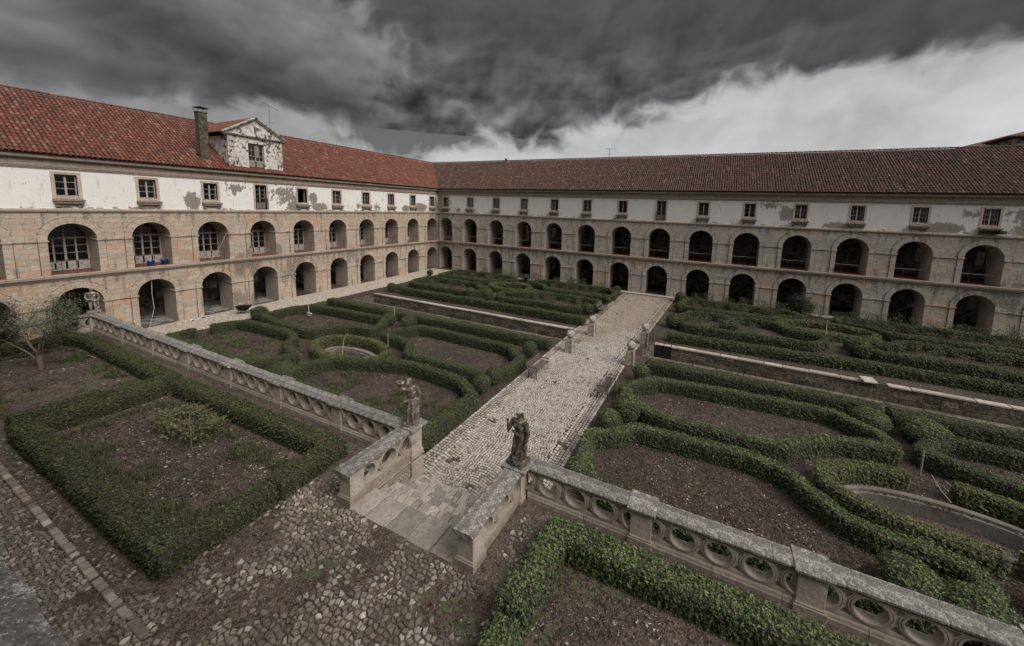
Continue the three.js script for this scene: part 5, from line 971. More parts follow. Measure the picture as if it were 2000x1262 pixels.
const robe = (p, bx, sway, fold) => {
  const h = clamp((p[1] - 0.08) / 0.72), cx = mix(bx, sway, h), x = p[0] - cx, z = (p[2] + 0.015 * h) * 1.18, an = Math.atan2(z, x), r = Math.hypot(x, z);
  const R0 = mix(0.205, 0.155, h) + fold * (Math.sin(an * 9 + h * 2.4) + 0.6 * Math.sin(an * 5 - h * 3 + 1)) * (1.15 - h * 0.75) + 0.02 * Math.exp(-Math.pow((p[1] - 0.45) / 0.1, 2)) * Math.max(0, Math.cos(an - 1.1));
  return Math.max(r - R0, p[1] - 0.86, 0.06 - p[1]) * 0.75;
};
function sculpt(name, label, pos, turn, sdf, extra, tintOf) {
  const t = thing(name, label, 'statue', pos, turn, 'weathered statues on the balustrade');
  t.scale.set(1.07, 1, 1.07);
  const g = carve(sdf, [0, 0.78, 0], 0.84, 92); const n = g.attributes.position.count, c = new Float32Array(n * 3), P = g.attributes.position; for (let i = 0; i < n; i++) c.set(tintOf(P.getX(i), P.getY(i), P.getZ(i)), i * 3);
  g.setAttribute('color', new THREE.BufferAttribute(c, 3)); part('figure', g, M.statue_stone, t);
  if (extra.hand) part('fingers', extra.hand, M.statue_stone, t);
  return t;
}
// right statue: robed woman facing the terrace, right hand raised to the shoulder, left arm hanging
sculpt('statue', 'dark statue of a robed woman on the right pedestal, one hand raised to the shoulder', [29.28, CT + 0.03, 31.0], -0.12, (p) => {
  let d = robe(p, 0.0, 0.015, 0.014);
  d = smin(d, ell(p, [0.01, 0.98, 0.0], [0.145, 0.20, 0.115]), 0.06);
  d = smin(d, ell(p, [0.0, 1.15, -0.005], [0.185, 0.085, 0.10]), 0.05);
  for (const s of [-1, 1]) d = smin(d, ell(p, [s * 0.065, 1.06, 0.095], [0.06, 0.058, 0.045]), 0.03);
  d = smin(d, cone(p, [0, 1.18, -0.005, 0.062], [-0.01, 1.29, 0.005, 0.05]), 0.03);
  d = smin(d, cone(p, [-0.19, 1.15, -0.01, 0.06], [-0.27, 0.93, 0.05, 0.05]), 0.03);   // her right arm, bent up
  d = smin(d, cone(p, [-0.27, 0.93, 0.05, 0.048], [-0.235, 1.12, 0.16, 0.036]), 0.02);
  d = smin(d, ell(p, [-0.235, 1.16, 0.165], [0.034, 0.045, 0.026]), 0.015);
  d = smin(d, cone(p, [0.19, 1.15, -0.01, 0.06], [0.255, 0.90, -0.01, 0.05]), 0.03);    // her left arm
  d = smin(d, cone(p, [0.255, 0.90, -0.01, 0.048], [0.245, 0.68, 0.06, 0.036]), 0.02);
  d = smin(d, ell(p, [0.24, 0.64, 0.07], [0.03, 0.045, 0.03]), 0.015);
  d = smin(d, cone(p, [-0.25, 0.97, 0.10, 0.055], [-0.30, 0.80, 0.06, 0.025]), 0.03);    // sleeve hanging from the raised arm
  d = smin(d, cone(p, [-0.12, 0.93, 0.13, 0.03], [0.16, 0.78, 0.1, 0.035]), 0.03);       // girdle
  d = smin(d, cone(p, [0.15, 0.82, 0.12, 0.035], [0.05, 0.36, 0.19, 0.025]), 0.035);
  d = smin(d, cone(p, [-0.07, 0.72, 0.13, 0.03], [-0.03, 0.12, 0.20, 0.03]), 0.03);
  d = smin(d, ell(p, [0.23, 0.55, 0.05], [0.055, 0.11, 0.055]), 0.02);                   // small jug in the lowered hand
  d = smin(d, cone(p, [0.09, 0.1, 0.14, 0.04], [0.09, 0.09, 0.24, 0.03]), 0.02);
  let hd = head(p, [-0.012, 1.385, 0.012], 0.15); hd = smin(hd, ell(p, [-0.012, 1.43, -0.025], [0.088, 0.07, 0.088]), 0.012); hd = smin(hd, ell(p, [-0.012, 1.495, -0.02], [0.045, 0.035, 0.045]), 0.015); hd = smin(hd, cone(p, [-0.08, 1.36, -0.04, 0.03], [-0.05, 1.2, -0.08, 0.035]), 0.02); hd = smin(hd, cone(p, [0.06, 1.36, -0.04, 0.03], [0.05, 1.2, -0.08, 0.035]), 0.02);
  d = smin(d, hd, 0.012);
  return Math.min(d + 0.004 * n3(p[0] * 16, p[1] * 16, p[2] * 16), rockBase(p));
}, { hand: [...fingers([-0.235, 1.175, 0.17], [0.1, 1, 0.25], [1, 0, 0.2]), ...fingers([0.24, 0.62, 0.085], [0, -1, 0.3], [1, 0, 0])] }, (x, y, z) => y > 1.42 && n3(x * 6, y * 6, z * 6 + 4) > -0.5 ? [1.9, 1.86, 1.8] : [0.72, 0.69, 0.64]);
// left statue: seen from the side, a bundle lifted beside the head
sculpt('statue', 'pale speckled statue on the left pedestal lifting a basket beside its head', [25.42, CT + 0.03, 31.0], 0.75, (p) => {
  let d = robe(p, 0.0, 0.03, 0.016);
  d = Math.max(d, p[1] - 0.8);
  d = smin(d, ell(p, [0.03, 0.97, 0.01], [0.135, 0.20, 0.11]), 0.06);
  d = smin(d, ell(p, [0.02, 1.14, 0.03], [0.17, 0.085, 0.10]), 0.05);
  d = smin(d, cone(p, [-0.17, 0.78, 0.13, 0.04], [0.19, 0.76, 0.04, 0.04]), 0.03);        // rolled cloth at the hips
  d = smin(d, cone(p, [-0.16, 0.78, -0.06, 0.04], [0.16, 0.74, -0.1, 0.04]), 0.03);
  d = smin(d, cone(p, [0.0, 1.16, 0.035, 0.06], [-0.03, 1.28, 0.07, 0.05]), 0.03);
  d = smin(d, cone(p, [-0.17, 1.15, 0.03, 0.058], [-0.30, 1.21, 0.13, 0.048]), 0.03);     // raised arm
  d = smin(d, cone(p, [-0.30, 1.21, 0.13, 0.046], [-0.26, 1.38, 0.2, 0.036]), 0.02);
  d = smin(d, ell(p, [-0.25, 1.40, 0.2], [0.035, 0.04, 0.03]), 0.015);
  d = smin(d, cone(p, [0.18, 1.13, 0.02, 0.058], [0.25, 0.92, -0.04, 0.048]), 0.03);      // lowered arm
  d = smin(d, cone(p, [0.25, 0.92, -0.04, 0.046], [0.24, 0.72, 0.0, 0.036]), 0.02);
  d = smin(d, ell(p, [0.24, 0.68, 0.01], [0.03, 0.045, 0.028]), 0.015);
  d = smin(d, cone(p, [0.2, 0.7, 0.0, 0.05], [0.19, 0.12, 0.02, 0.06]), 0.03);            // cloth falling from the hand
  d = smin(d, cone(p, [-0.05, 0.7, 0.14, 0.03], [-0.08, 0.12, 0.2, 0.03]), 0.03);
  d = smin(d, cone(p, [0.06, 0.7, 0.15, 0.03], [0.05, 0.12, 0.21, 0.03]), 0.03);
  let bk = ell(p, [-0.27, 1.47, 0.22], [0.115, 0.07, 0.09]); bk += 0.012 * Math.sin(p[0] * 60) * Math.sin(p[1] * 60); d = smin(d, bk, 0.015);
  let hd = head(p, [-0.045, 1.375, 0.085], -0.6); hd = smin(hd, ell(p, [-0.04, 1.42, 0.055], [0.085, 0.07, 0.085]), 0.012); hd = smin(hd, ell(p, [0.0, 1.40, 0.0], [0.045, 0.045, 0.045]), 0.015);
  d = smin(d, hd, 0.012);
  return Math.min(d + 0.004 * n3(p[0] * 16, p[1] * 16, p[2] * 16), rockBase(p));
}, { hand: [...fingers([-0.25, 1.40, 0.2], [-0.1, 1, 0.1], [0.6, 0, 0.6]), ...fingers([0.24, 0.67, 0.02], [0, -1, 0.1], [0.3, 0, 1])] }, (x, y, z) => y > 0.7 && n3(x * 5, y * 5, z * 5 + 9) > 0.22 ? [1.7, 1.66, 1.58] : [1.0, 0.95, 0.88]);
// far statue: a standing man with a short cloth round the hips
sculpt('statue', 'small pale statue of a standing man on the far left corner of the balustrade', [1.72, CT + 0.03, 31.45], 0.85, (p) => {
  let d = ell(p, [0, 1.0, 0], [0.15, 0.2, 0.105]);
  d = smin(d, ell(p, [0, 1.15, 0], [0.2, 0.085, 0.1]), 0.05); d = smin(d, ell(p, [0, 0.8, 0], [0.15, 0.1, 0.11]), 0.05);
  for (const s of [-1, 1]) { d = smin(d, cone(p, [s * 0.085, 0.76, 0, 0.09], [s * 0.095, 0.42, 0.02, 0.06]), 0.03); d = smin(d, cone(p, [s * 0.095, 0.42, 0.02, 0.058], [s * 0.1, 0.1, -0.02, 0.04]), 0.02); d = smin(d, cone(p, [s * 0.1, 0.09, -0.02, 0.038], [s * 0.12, 0.08, 0.11, 0.03]), 0.02); }
  d = smin(d, cone(p, [-0.2, 1.15, 0, 0.058], [-0.27, 0.93, -0.02, 0.048]), 0.03); d = smin(d, cone(p, [-0.27, 0.93, -0.02, 0.046], [-0.14, 0.82, 0.12, 0.036]), 0.02); d = smin(d, ell(p, [-0.11, 0.81, 0.135], [0.04, 0.03, 0.03]), 0.015);
  d = smin(d, cone(p, [0.2, 1.15, 0, 0.058], [0.26, 0.92, -0.03, 0.048]), 0.03); d = smin(d, cone(p, [0.26, 0.92, -0.03, 0.046], [0.2, 0.72, 0.07, 0.036]), 0.02); d = smin(d, ell(p, [0.19, 0.68, 0.08], [0.03, 0.045, 0.03]), 0.015);
  d = smin(d, cone(p, [-0.16, 0.8, 0.08, 0.045], [0.17, 0.72, 0.07, 0.05]), 0.04); d = smin(d, cone(p, [0.14, 0.75, -0.08, 0.06], [0.13, 0.2, -0.1, 0.08]), 0.04);
  d = smin(d, cone(p, [0, 1.18, 0, 0.06], [0, 1.3, 0.01, 0.052]), 0.03);
  let hd = head(p, [0, 1.385, 0.015], 0.1); hd = smin(hd, ell(p, [0, 1.42, -0.02], [0.086, 0.072, 0.085]), 0.012); d = smin(d, hd, 0.012);
  return Math.min(d, rockBase(p));
}, { hand: [...fingers([-0.11, 0.81, 0.135], [1, 0, 0.3], [0, 1, 0]), ...fingers([0.19, 0.67, 0.08], [0, -1, 0.1], [0.3, 0, 1])] }, (x, y, z) => n3(x * 4, y * 4, z * 4) > 0 ? [2.0, 1.95, 1.88] : [1.2, 1.15, 1.08]);
// ------------------------------------------------------------------ dormer, chimney and what stands on the roofs (left wing axes: u = -z, w = x)
{
  const R = rngOf(201), L = leftWing, X = -0.2, ua = -23.35, ub = -19.45, um = -21.4, y0 = 11.0, yc = 13.42;
  const st = (g, k) => tint(g, [k, k * 0.99, k * 0.97]);
  const slopeY = (w) => EAVE + (EW - w) * (RIDGE - EAVE) / (EW - RW);
  const dormTex = texture(512, 256, (s, v) => { const x = s * 6, y = v * 4, a = fbm3(x, y * 0.5, 5, 4), b = fbm3(x * 2.5, y * 1.6, 8, 4), f = fbm3(x * 8, y * 8, 2, 2); let c = [0.60, 0.57, 0.54]; if (b + 0.3 * a > 0.13) c = mx3([0.33, 0.30, 0.27], [0.45, 0.42, 0.38], clamp(0.5 + f)); if (a + 0.5 * b + 0.3 * f > 0.34) c = [0.12, 0.112, 0.10]; return c.map((k) => k * (1 + 0.1 * f)); }, { wrap: false });
  std('dormer_plaster', { map: again(dormTex, 1 / 5, 1 / 3), bumpMap: again(lumpy, 0.8), bumpScale: 0.012, roughness: 1 }); M.dormer_plaster.map.wrapS = M.dormer_plaster.map.wrapT = THREE.RepeatWrapping;
  std('dormer_stone', { map: again(dormTex, 0.31, 0.4), bumpMap: again(lumpy, 0.8), bumpScale: 0.012, roughness: 1, vertexColors: true }); M.dormer_stone.map.wrapS = M.dormer_stone.map.wrapT = THREE.RepeatWrapping;
  const wl = um - 0.60, wr = um + 0.55, d = part('dormer', [box(ua, wl - 0.16, y0, yc, X - 0.25, X), box(wr + 0.16, ub, y0, yc, X - 0.25, X), box(wl - 0.16, wr + 0.16, 13.22, yc, X - 0.25, X)], M.dormer_plaster, L, 'pedimented dormer with flaking whitewash and a broken window');
  // side walls down to the slope
  const side = (u, s) => { const back = RW + (RIDGE - yc) / (RIDGE - EAVE) * (EW - RW); const a = [u, y0 - 0.2, X - 0.25], b = [u, yc, X - 0.25], c = [u, yc, back], e = [u + s * 0.2, y0 - 0.2, X - 0.25], f = [u + s * 0.2, yc, X - 0.25], g = [u + s * 0.2, yc, back]; return soup(s < 0 ? [[a, b, c], [e, g, f], [a, e, f], [a, f, b]].map((t) => t.slice().reverse()) : [[a, b, c], [e, g, f], [a, e, f], [a, f, b]]); };
  part('side_wall', [side(ua, 1), side(ub, -1)], M.dormer_plaster, d);
  // quoins
  for (const [a, b] of [[ua - 0.03, ua + 0.38], [ua + 0.44, ua + 0.76], [ub - 0.38, ub + 0.03]]) for (let k = 0; k < 6; k++) part('quoin', st(box(a, b, y0 + k * 0.405, y0 + (k + 1) * 0.405 - 0.015, X - 0.03, X + 0.05 - (a > ua && a < um ? 0.02 : 0), 0.012), 0.75 + R() * 0.4), M.dormer_stone, d);
  // cornice and pediment
  const mold = (u0, u1, y) => sweepX([[y, X - 0.2], [y, X + 0.06], [y + 0.06, X + 0.1], [y + 0.08, X + 0.2], [y + 0.15, X + 0.24], [y + 0.17, X - 0.2]], u0, u1);
  part('cornice', st(mold(ua - 0.25, ub + 0.25, yc), 0.8), M.dormer_stone, d);
  const ap = 14.98, half = (ub - ua) / 2 + 0.3, len = Math.hypot(half, ap - yc - 0.17), an = Math.atan2(ap - yc - 0.17, half);
  const tri = new THREE.Shape(); tri.moveTo(ua - 0.1, yc + 0.17); tri.lineTo(ub + 0.1, yc + 0.17); tri.lineTo(um, ap - 0.12); tri.closePath();
  part('tympanum', moved(new THREE.ExtrudeGeometry(tri, { depth: 0.16, bevelEnabled: false }), 0, 0, X - 0.16), M.dormer_plaster, d);
  for (const s of [-1, 1]) { const g = sweepX([[0, X - 0.2], [0, X + 0.12], [0.06, X + 0.14], [0.08, X + 0.24], [0.16, X + 0.28], [0.19, X + 0.1], [0.19, X - 0.2]], s > 0 ? -len : -0.02, s > 0 ? 0.02 : len); part('raking_cornice', st(moved(g, um, ap - 0.1, 0, 0, 0, s * an), 0.8), M.dormer_stone, d); }
  // window
  part('window_frame', [box(wl - 0.16, wl, y0, 13.22, X - 0.2, X + 0.05, 0.01), box(wr, wr + 0.16, y0, 13.22, X - 0.2, X + 0.05, 0.01), box(wl, wr, 13.04, 13.22, X - 0.2, X + 0.048, 0.01)].map((g) => st(g, 1.1)), M.dormer_stone, d);
  const sash = [[wl, wl + 0.06, 11.2, 13.04], [wr - 0.06, wr, 11.2, 13.04], [um - 0.08, um + 0.02, 11.2, 13.04], [wl, wr, 12.98, 13.04], [wl, wr, 11.2, 11.75], [wl, wr, 12.05, 12.1], [wl, um - 0.05, 12.5, 12.53], [um, wr, 12.5, 12.53], [wl + 0.28, wl + 0.31, 11.75, 12.98], [wr - 0.31, wr - 0.28, 11.75, 12.98]];
  part('shutter_sash', bars(sash.map((q) => q), X - 0.16, 0.05), M.grey_wood, d);
  part('pane', box(wl, wr, 11.7, 13.0, X - 0.155, X - 0.145), M.glass, d);
  part('board', box(um + 0.05, wr - 0.33, 12.0, 12.96, X - 0.14, X - 0.12), M.grey_wood, d);
  // its little roof of tiles, running back into the slope
  const back = RW, T = [], mats = [], cols = [];
  for (const s of [-1, 1]) { const e = [um + s * (half + 0.05), yc + 0.14]; T.push(s > 0 ? [[um, ap, X + 0.15], [e[0], e[1], X + 0.15], [um, ap, back]] : [[um, ap, X + 0.15], [um, ap, back], [e[0], e[1], X + 0.15]], s > 0 ? [[e[0], e[1], X + 0.15], [e[0], e[1], back], [um, ap, back]] : [[e[0], e[1], X + 0.15], [um, ap, back], [e[0], e[1], back]]); }
  part('dormer_roof', soup(T), M.tile_bed, d);
  for (const s of [-1, 1]) for (let w = X + 0.05; w > back; w -= 0.21) for (let j = 0; j < 6; j++) { const f = j / 6, u = um + s * f * (half + 0.05), y = ap - f * (ap - yc - 0.14); if (y < slopeY(w) - 0.05) continue; const dn = new THREE.Vector3(s * Math.cos(an), -Math.sin(an), 0), nr = new THREE.Vector3(s * Math.sin(an), Math.cos(an), 0), ux = new THREE.Vector3().crossVectors(nr, dn); const m = new THREE.Matrix4().makeBasis(ux, nr, dn); m.setPosition(u, y + 0.01, w); mats.push(m); const k = 0.6 + R() * 0.5; cols.push(new THREE.Color().setRGB(0.25 * k, 0.10 * k, 0.07 * k)); }
  instanced('roof_tile', tileGeo, M.tile, mats, cols, d);
  { const rm = [], rc = []; for (let w = X - 0.2; w > back + 0.3; w -= 0.4) { rm.push(new THREE.Matrix4().makeRotationY(0).premultiply(new THREE.Matrix4().makeTranslation(um, ap, w))); const k = 0.6 + R() * 0.4; rc.push(new THREE.Color().setRGB(0.2 * k, 0.09 * k, 0.07 * k)); } instanced('ridge_tile', tileGeo, M.tile, rm, rc, d); }
  part('flashing', [box(ua - 0.28, ua - 0.02, slopeY(X - 0.2) - 0.6, slopeY(X - 0.2) + 0.02, X - 0.25, X)].map((g) => g), M.iron, d);
  // chimney
  const cu = -24.55, cw = -1.0, cy = slopeY(cw), c = part('chimney', [box(cu - 0.27, cu + 0.27, cy - 0.5, 14.75, cw - 0.27, cw + 0.27, 0.02), box(cu - 0.3, cu + 0.3, 14.752, 14.86, cw - 0.3, cw + 0.3, 0.02)].map((g) => tint(g, [0.8, 0.76, 0.72])), M.rubble, L, 'square rendered chimney with a metal rain cap');
  for (const [a, b] of [[-1, -1], [1, -1], [1, 1], [-1, 1]]) part('cap_leg', rod([cu + a * 0.26, 14.85, cw + b * 0.26], [cu + a * 0.28, 15.12, cw + b * 0.28], 0.012), M.iron, c);
  { const g = new THREE.ConeGeometry(0.55, 0.16, 4, 1); g.rotateY(Math.PI / 4); part('rain_cap', moved(g, cu, 15.2, cw), M.iron, c); }
}
function antenna(label, x, y, z, h, turn, dir) {
  const t = thing('roof_antenna', label, 'antenna', [x, y, z], turn);
  part('mast', rod([0, -0.2, 0], [0, h, 0], 0.022), M.zinc, t);
  part('boom', rod([-0.55, h - 0.1 + dir * 0.22, 0], [0.75, h - 0.1 - dir * 0.3, 0], 0.018), M.zinc, t);
  for (let k = 0; k < 7; k++) { const f = k / 6, xx = mix(-0.5, 0.7, f), yy = h - 0.1 + dir * mix(0.2, -0.28, f), l = 0.14 + 0.14 * (1 - f); part('element', rod([xx, yy, -l], [xx, yy, l], 0.009, 4), M.zinc, t); }
  part('element', rod([-0.25, h * 0.4, 0], [0.4, h * 0.4 - dir * 0.05, 0], 0.012, 4), M.zinc, t);
  return t;
}
antenna('tall television antenna behind the dormer on the red roof', RW, RIDGE, 16.95, 2.75, 1.3, 1);
antenna('small television antenna on the ridge of the long brown roof', 21.15, RIDGE, RW, 1.2, 0.0, 0.12);
{ const t = thing('ridge_vent', 'tiny vent stump on the ridge of the brown roof near the corner', 'vent', [6.75, RIDGE + 0.05, RW]); part('pipe', tube([[0, -0.1, 0, 0.14], [0, 0.18, 0, 0.14]], 8), M.rubble, t); part('cap', tint(box(-0.2, 0.2, 0.2, 0.25, -0.2, 0.2, 0.01), [1, 1, 1]), M.rubble, t); part('spike', rod([0, 0.2, 0], [0, 0.45, 0], 0.012, 4), M.iron, t); }
// the building behind the far wing
{
  const t = thing('tall_building', 'reddish hipped roof of a taller building showing behind the brown roof at the right edge', 'building', [0, 0, -25]), R = rngOf(5);
  part('wall', box(50.5, 96, 0, 14.9, -20, -0.4), M.gallery, t);
  const a = [49.8, 14.8, 0.2], b = [97, 14.8, 0.2], c = [97, 14.8, -20.5], d = [49.8, 14.8, -20.5], e = [71.5, 21.6, -10], f = [88, 21.6, -10];
  const rf = part('roof', soup([[a, b, f], [a, f, e], [a, e, d], [d, e, f], [d, f, c], [b, c, f]]), M.far_roof ?? std('far_roof', { color: new THREE.Color(0.125, 0.062, 0.05), roughness: 1, bumpMap: again(grain, 2, 0.2), bumpScale: 0.03 }), t);
  part('dormer_wall', box(62.9, 70, 15.0, 18.35, -2.5, 1.4), M.gallery, t); part('dormer_eave', [box(62.3, 70, 18.36, 18.5, -3, 1.9), box(62.6, 70, 18.22, 18.355, -2.9, 1.6)], M.tile_bed, t);
}
// the wing the view is taken from, with its window sill
{
  const t = thing('near_wing', 'plain plastered wing from whose upper window the courtyard is seen', 'building');
  std('near_plaster', { color: new THREE.Color(0.42, 0.40, 0.37), roughness: 1 });
  const sh = new THREE.Shape([[-8, 0], [62, 0], [62, 10.25], [-8, 10.25]].map((p) => new THREE.Vector2(...p)));
  for (const u of [1, 6, 11, 16, 21, 26, 33.6, 38, 43, 48, 53]) { const h = new THREE.Path(); h.moveTo(u - 1, 7.9); h.lineTo(u - 1, 10.0); h.lineTo(u + 1, 10.0); h.lineTo(u + 1, 7.9); h.closePath(); sh.holes.push(h); }
  part('wall', moved(new THREE.ExtrudeGeometry(sh, { depth: 0.6, bevelEnabled: false }), 0, 0, 39.42), M.near_plaster, t);
  part('back_wall', box(-8, 62, 0, 10.25, 43, 43.4), M.near_plaster, t);
  part('roof', [soup([[[-8, 10.3, 39.1], [62, 10.3, 39.1], [62, 13.6, 45.5]], [[-8, 10.3, 39.1], [62, 13.6, 45.5], [-8, 13.6, 45.5]]]), soup([[[-8, 10.3, 52], [-8, 13.6, 45.5], [62, 13.6, 45.5]], [[-8, 10.3, 52], [62, 13.6, 45.5], [62, 10.3, 52]]])], M.tile_bed, t);
  const s = thing('window_sill', 'rough grey stone window sill close by at the lower left corner', 'sill', [33.3, 7.93, 39.135]);
  const g = new THREE.BoxGeometry(5, 0.34, 0.85, 120, 4, 24), P = g.attributes.position; for (let i = 0; i < P.count; i++) { _v.fromBufferAttribute(P, i); const e = fbm3(_v.x * 3.5, _v.y * 4, _v.z * 4, 4); const rd = sst(0.33, 0.425, -_v.z) * (0.05 * (_v.y > 0.1 ? 1 : 0)); P.setXYZ(i, _v.x, _v.y - 0.17 + 0.02 * e - rd, _v.z + 0.43 + 0.025 * e); } g.computeVertexNormals();
  { const U = g.attributes.uv; for (let i = 0; i < U.count; i++) U.setXY(i, P.getX(i) * 1.2, (P.getZ(i) + P.getY(i)) * 1.2); }
  part('sill_stone', g, M.sill, s);
}
// ------------------------------------------------------------------ basins, benches, tools, plants
function basin(label, cx, cz, rx, rz, wallTone, dep) {
  const t = thing('garden_basin', label, 'basin'), n = 40, y = G(cz), T = [];
  const el = (k, a) => [cx + Math.cos(a) * (rx + k), cz + Math.sin(a) * (rz + k)];
  const W_ = rx > 2 ? 0.17 : 0.24, pr = [[W_, -0.1], [W_, 0.07], [W_ - 0.03, 0.1], [0.03, 0.1], [0.0, 0.07], [0.0, -0.02], [-0.05, -0.05], [-0.05, -dep]];
  for (let i = 0; i < n; i++) { const a = i / n * 6.28319, b = (i + 1) / n * 6.28319; for (let k = 0; k < pr.length - 1; k++) { const q = (p, an) => { const e = el(p[0], an); return [e[0], y + p[1], e[1]]; }; T.push([q(pr[k], a), q(pr[k], b), q(pr[k + 1], b)], [q(pr[k], a), q(pr[k + 1], b), q(pr[k + 1], a)]); } }
  const R = rngOf(cx * 10), per = 2 * (pr.length - 1), segs = 10;
  for (let s = 0; s < segs; s++) { const c = T.slice(Math.floor(s * n / segs) * per, Math.floor((s + 1) * n / segs) * per), k = (0.8 + R() * 0.35) * wallTone; part('rim_stone', tint(soup(c.map((q) => q.slice().reverse())), [k, k * 0.98, k * 0.96]), M.slab, t); }
  const F = []; for (let i = 0; i < n; i++) { const a = el(-0.05, i / n * 6.28319), b = el(-0.05, (i + 1) / n * 6.28319); F.push([[cx, y - dep + 0.01, cz], [b[0], y - dep, b[1]], [a[0], y - dep, a[1]]]); }
  part('basin_floor', soup(F), M.dirt, t);
  return t;
}
basin('small sunken stone basin inside the left oval hedge', 15.25, 25.3, 1.72, 0.64, 0.5, 0.35);
basin('long dry sunken basin with a dirt floor inside the right oval hedge', 40.3, 25.1, 2.36, 0.84, 0.5, 0.5);
{ const t = thing('garden_hose', 'pale yellow pipe arching up out of the left basin', 'hose', [14.55, G(25) - 0.1, 25.25]); const p = []; for (let k = 0; k <= 14; k++) { const f = k / 14; p.push([0.42 * f * f, 1.32 * Math.sin(f * 1.45), -0.05 * f, 0.028]); } part('pipe', tube(p, 7), M.yellow_hose, t); }
{ const t = thing('garden_hose', 'two thin pale pipes bent over the far rim of the right basin', 'hose', [40.2, G(24) + 0.05, 23.9]); for (const [a, b] of [[[0.25, 0.55, -0.3], [0.55, 0.1, 0.25]], [[0.55, 0.5, -0.2], [1.35, 0.12, 0.25]]]) part('pipe', tube([[...a, 0.016], [mix(a[0], b[0], 0.5), mix(a[1], b[1], 0.5) - 0.06, mix(a[2], b[2], 0.5), 0.016], [...b, 0.016]], 6), M.grey_wood, t); }
function bench(label, x, z, turn) {
  const t = thing('park_bench', label, 'bench', [x, G(z) + 0.02, z], turn, null), L = 0.82;             // sits facing local +z
  for (let k = 0; k < 5; k++) part('seat_slat', box(-L, L, 0.42, 0.45, -0.2 + k * 0.088, -0.2 + k * 0.088 + 0.07, 0.006), M.bench_wood, t);
  for (let k = 0; k < 3; k++) part('back_slat', moved(box(-L, L, 0, 0.085, -0.015, 0.015, 0.006), 0, 0.52 + k * 0.11, -0.26 - k * 0.03, -0.25), M.bench_wood, t);
  for (const s of [-1, 1]) {
    const u = s * (L - 0.1), f = part('end_frame', [rod([u, 0.41, 0.22], [u, 0.41, -0.24], 0.02), rod([u, 0.41, -0.24], [u, 0.86, -0.36], 0.02), rod([u, 0.62, 0.2], [u, 0.62, -0.28], 0.02), rod([u, 0.41, 0.22], [u, 0.62, 0.2], 0.016)], M.iron, t);
    for (const w of [0.2, -0.22]) part('leg', tube([[u, 0.41, w, 0.02], [u, 0.2, w * 1.1, 0.017], [u, -0.02, w * 1.2, 0.022]], 6), M.iron, t);
    part('scroll', [moved(new THREE.TorusGeometry(0.085, 0.012, 5, 14), u, 0.24, 0.07, 0, Math.PI / 2), moved(new THREE.TorusGeometry(0.085, 0.012, 5, 14), u, 0.24, -0.1, 0, Math.PI / 2), rod([u, 0.1, 0.2], [u, 0.1, -0.24], 0.012)], M.iron, t);
  }
  return t;
}
bench('slatted bench on the left edge of the path with its back to the hedge', 25.72, 22.15, Math.PI / 2);
bench('slatted bench with scrolled iron ends on the right edge of the path', 29.42, 22.35, -Math.PI / 2);
bench('dark bench far up the path on the left side', 25.45, 9.15, Math.PI / 2);
// wheelbarrow
{
  const t = thing('wheelbarrow', 'dark wheelbarrow parked on the pavement by the left arcade', 'wheelbarrow', [1.75, G(24) + 0.02, 23.95], 0.75);
  const a = [[-0.42, 0.62, -0.32], [0.5, 0.62, -0.32], [0.5, 0.62, 0.32], [-0.42, 0.62, 0.32]], b = [[-0.24, 0.3, -0.2], [0.22, 0.3, -0.2], [0.22, 0.3, 0.2], [-0.24, 0.3, 0.2]], T = [];
  for (let k = 0; k < 4; k++) { const l = (k + 1) % 4; T.push([a[k], b[k], b[l]], [a[k], b[l], a[l]], [b[k], a[k], b[l]], [b[l], a[k], a[l]]); } T.push([b[0], b[2], b[1]], [b[0], b[3], b[2]]);
  part('tray', [soup(T), ...a.map((p, k) => rod(p, a[(k + 1) % 4], 0.018))], M.iron, t);
  for (const s of [-1, 1]) { part('handle', tube([[0.55, 0.2, s * 0.06, 0.018], [0.2, 0.27, s * 0.22, 0.018], [-0.4, 0.42, s * 0.27, 0.018], [-0.85, 0.6, s * 0.3, 0.018]], 6), M.rust_iron, t); part('leg', [rod([-0.25, 0.38, s * 0.26], [-0.32, 0.0, s * 0.24], 0.016), rod([-0.05, 0.32, s * 0.24], [-0.3, 0.02, s * 0.24], 0.012)], M.rust_iron, t); }
  const w = part('wheel', new THREE.TorusGeometry(0.15, 0.045, 8, 18).translate(0.58, 0.195, 0), M.iron, t); part('rim', new THREE.CylinderGeometry(0.11, 0.11, 0.05, 14).rotateX(Math.PI / 2).translate(0.58, 0.195, 0), M.zinc, w);
}
{ const t = thing('garden_rake', 'long-handled tool leaning over the hedge beside the wheelbarrow', 'rake', [6.4, G(22), 22.0]); part('handle', rod([-0.55, 1.35, -0.35], [0.32, 0.42, 0.12], 0.02), M.rope, t); part('head', [box(0.12, 0.62, 0.36, 0.42, 0.08, 0.16, 0.01), ...Array.from({ length: 8 }, (_, k) => rod([0.15 + k * 0.062, 0.37, 0.12], [0.17 + k * 0.062, 0.22, 0.16], 0.008, 4))], M.white_flake, t); }
{ const t = thing('loose_stones', 'small heap of broken roof tiles at the foot of an arcade pier', 'rubble', [0.62, G(26) + 0.02, 26.1]); const R = rngOf(4); for (let k = 0; k < 22; k++) part('shard', moved(box(-0.08, 0.08, 0, 0.03, -0.05, 0.05, 0.006), (R() - 0.5) * 0.35, R() * 0.06, (R() - 0.5) * 1.3, (R() - 0.5) * 0.7, R() * 6, (R() - 0.5) * 0.7, 0.6 + R() * 0.8), R() < 0.5 ? M.rust_iron : M.white_flake, t); }
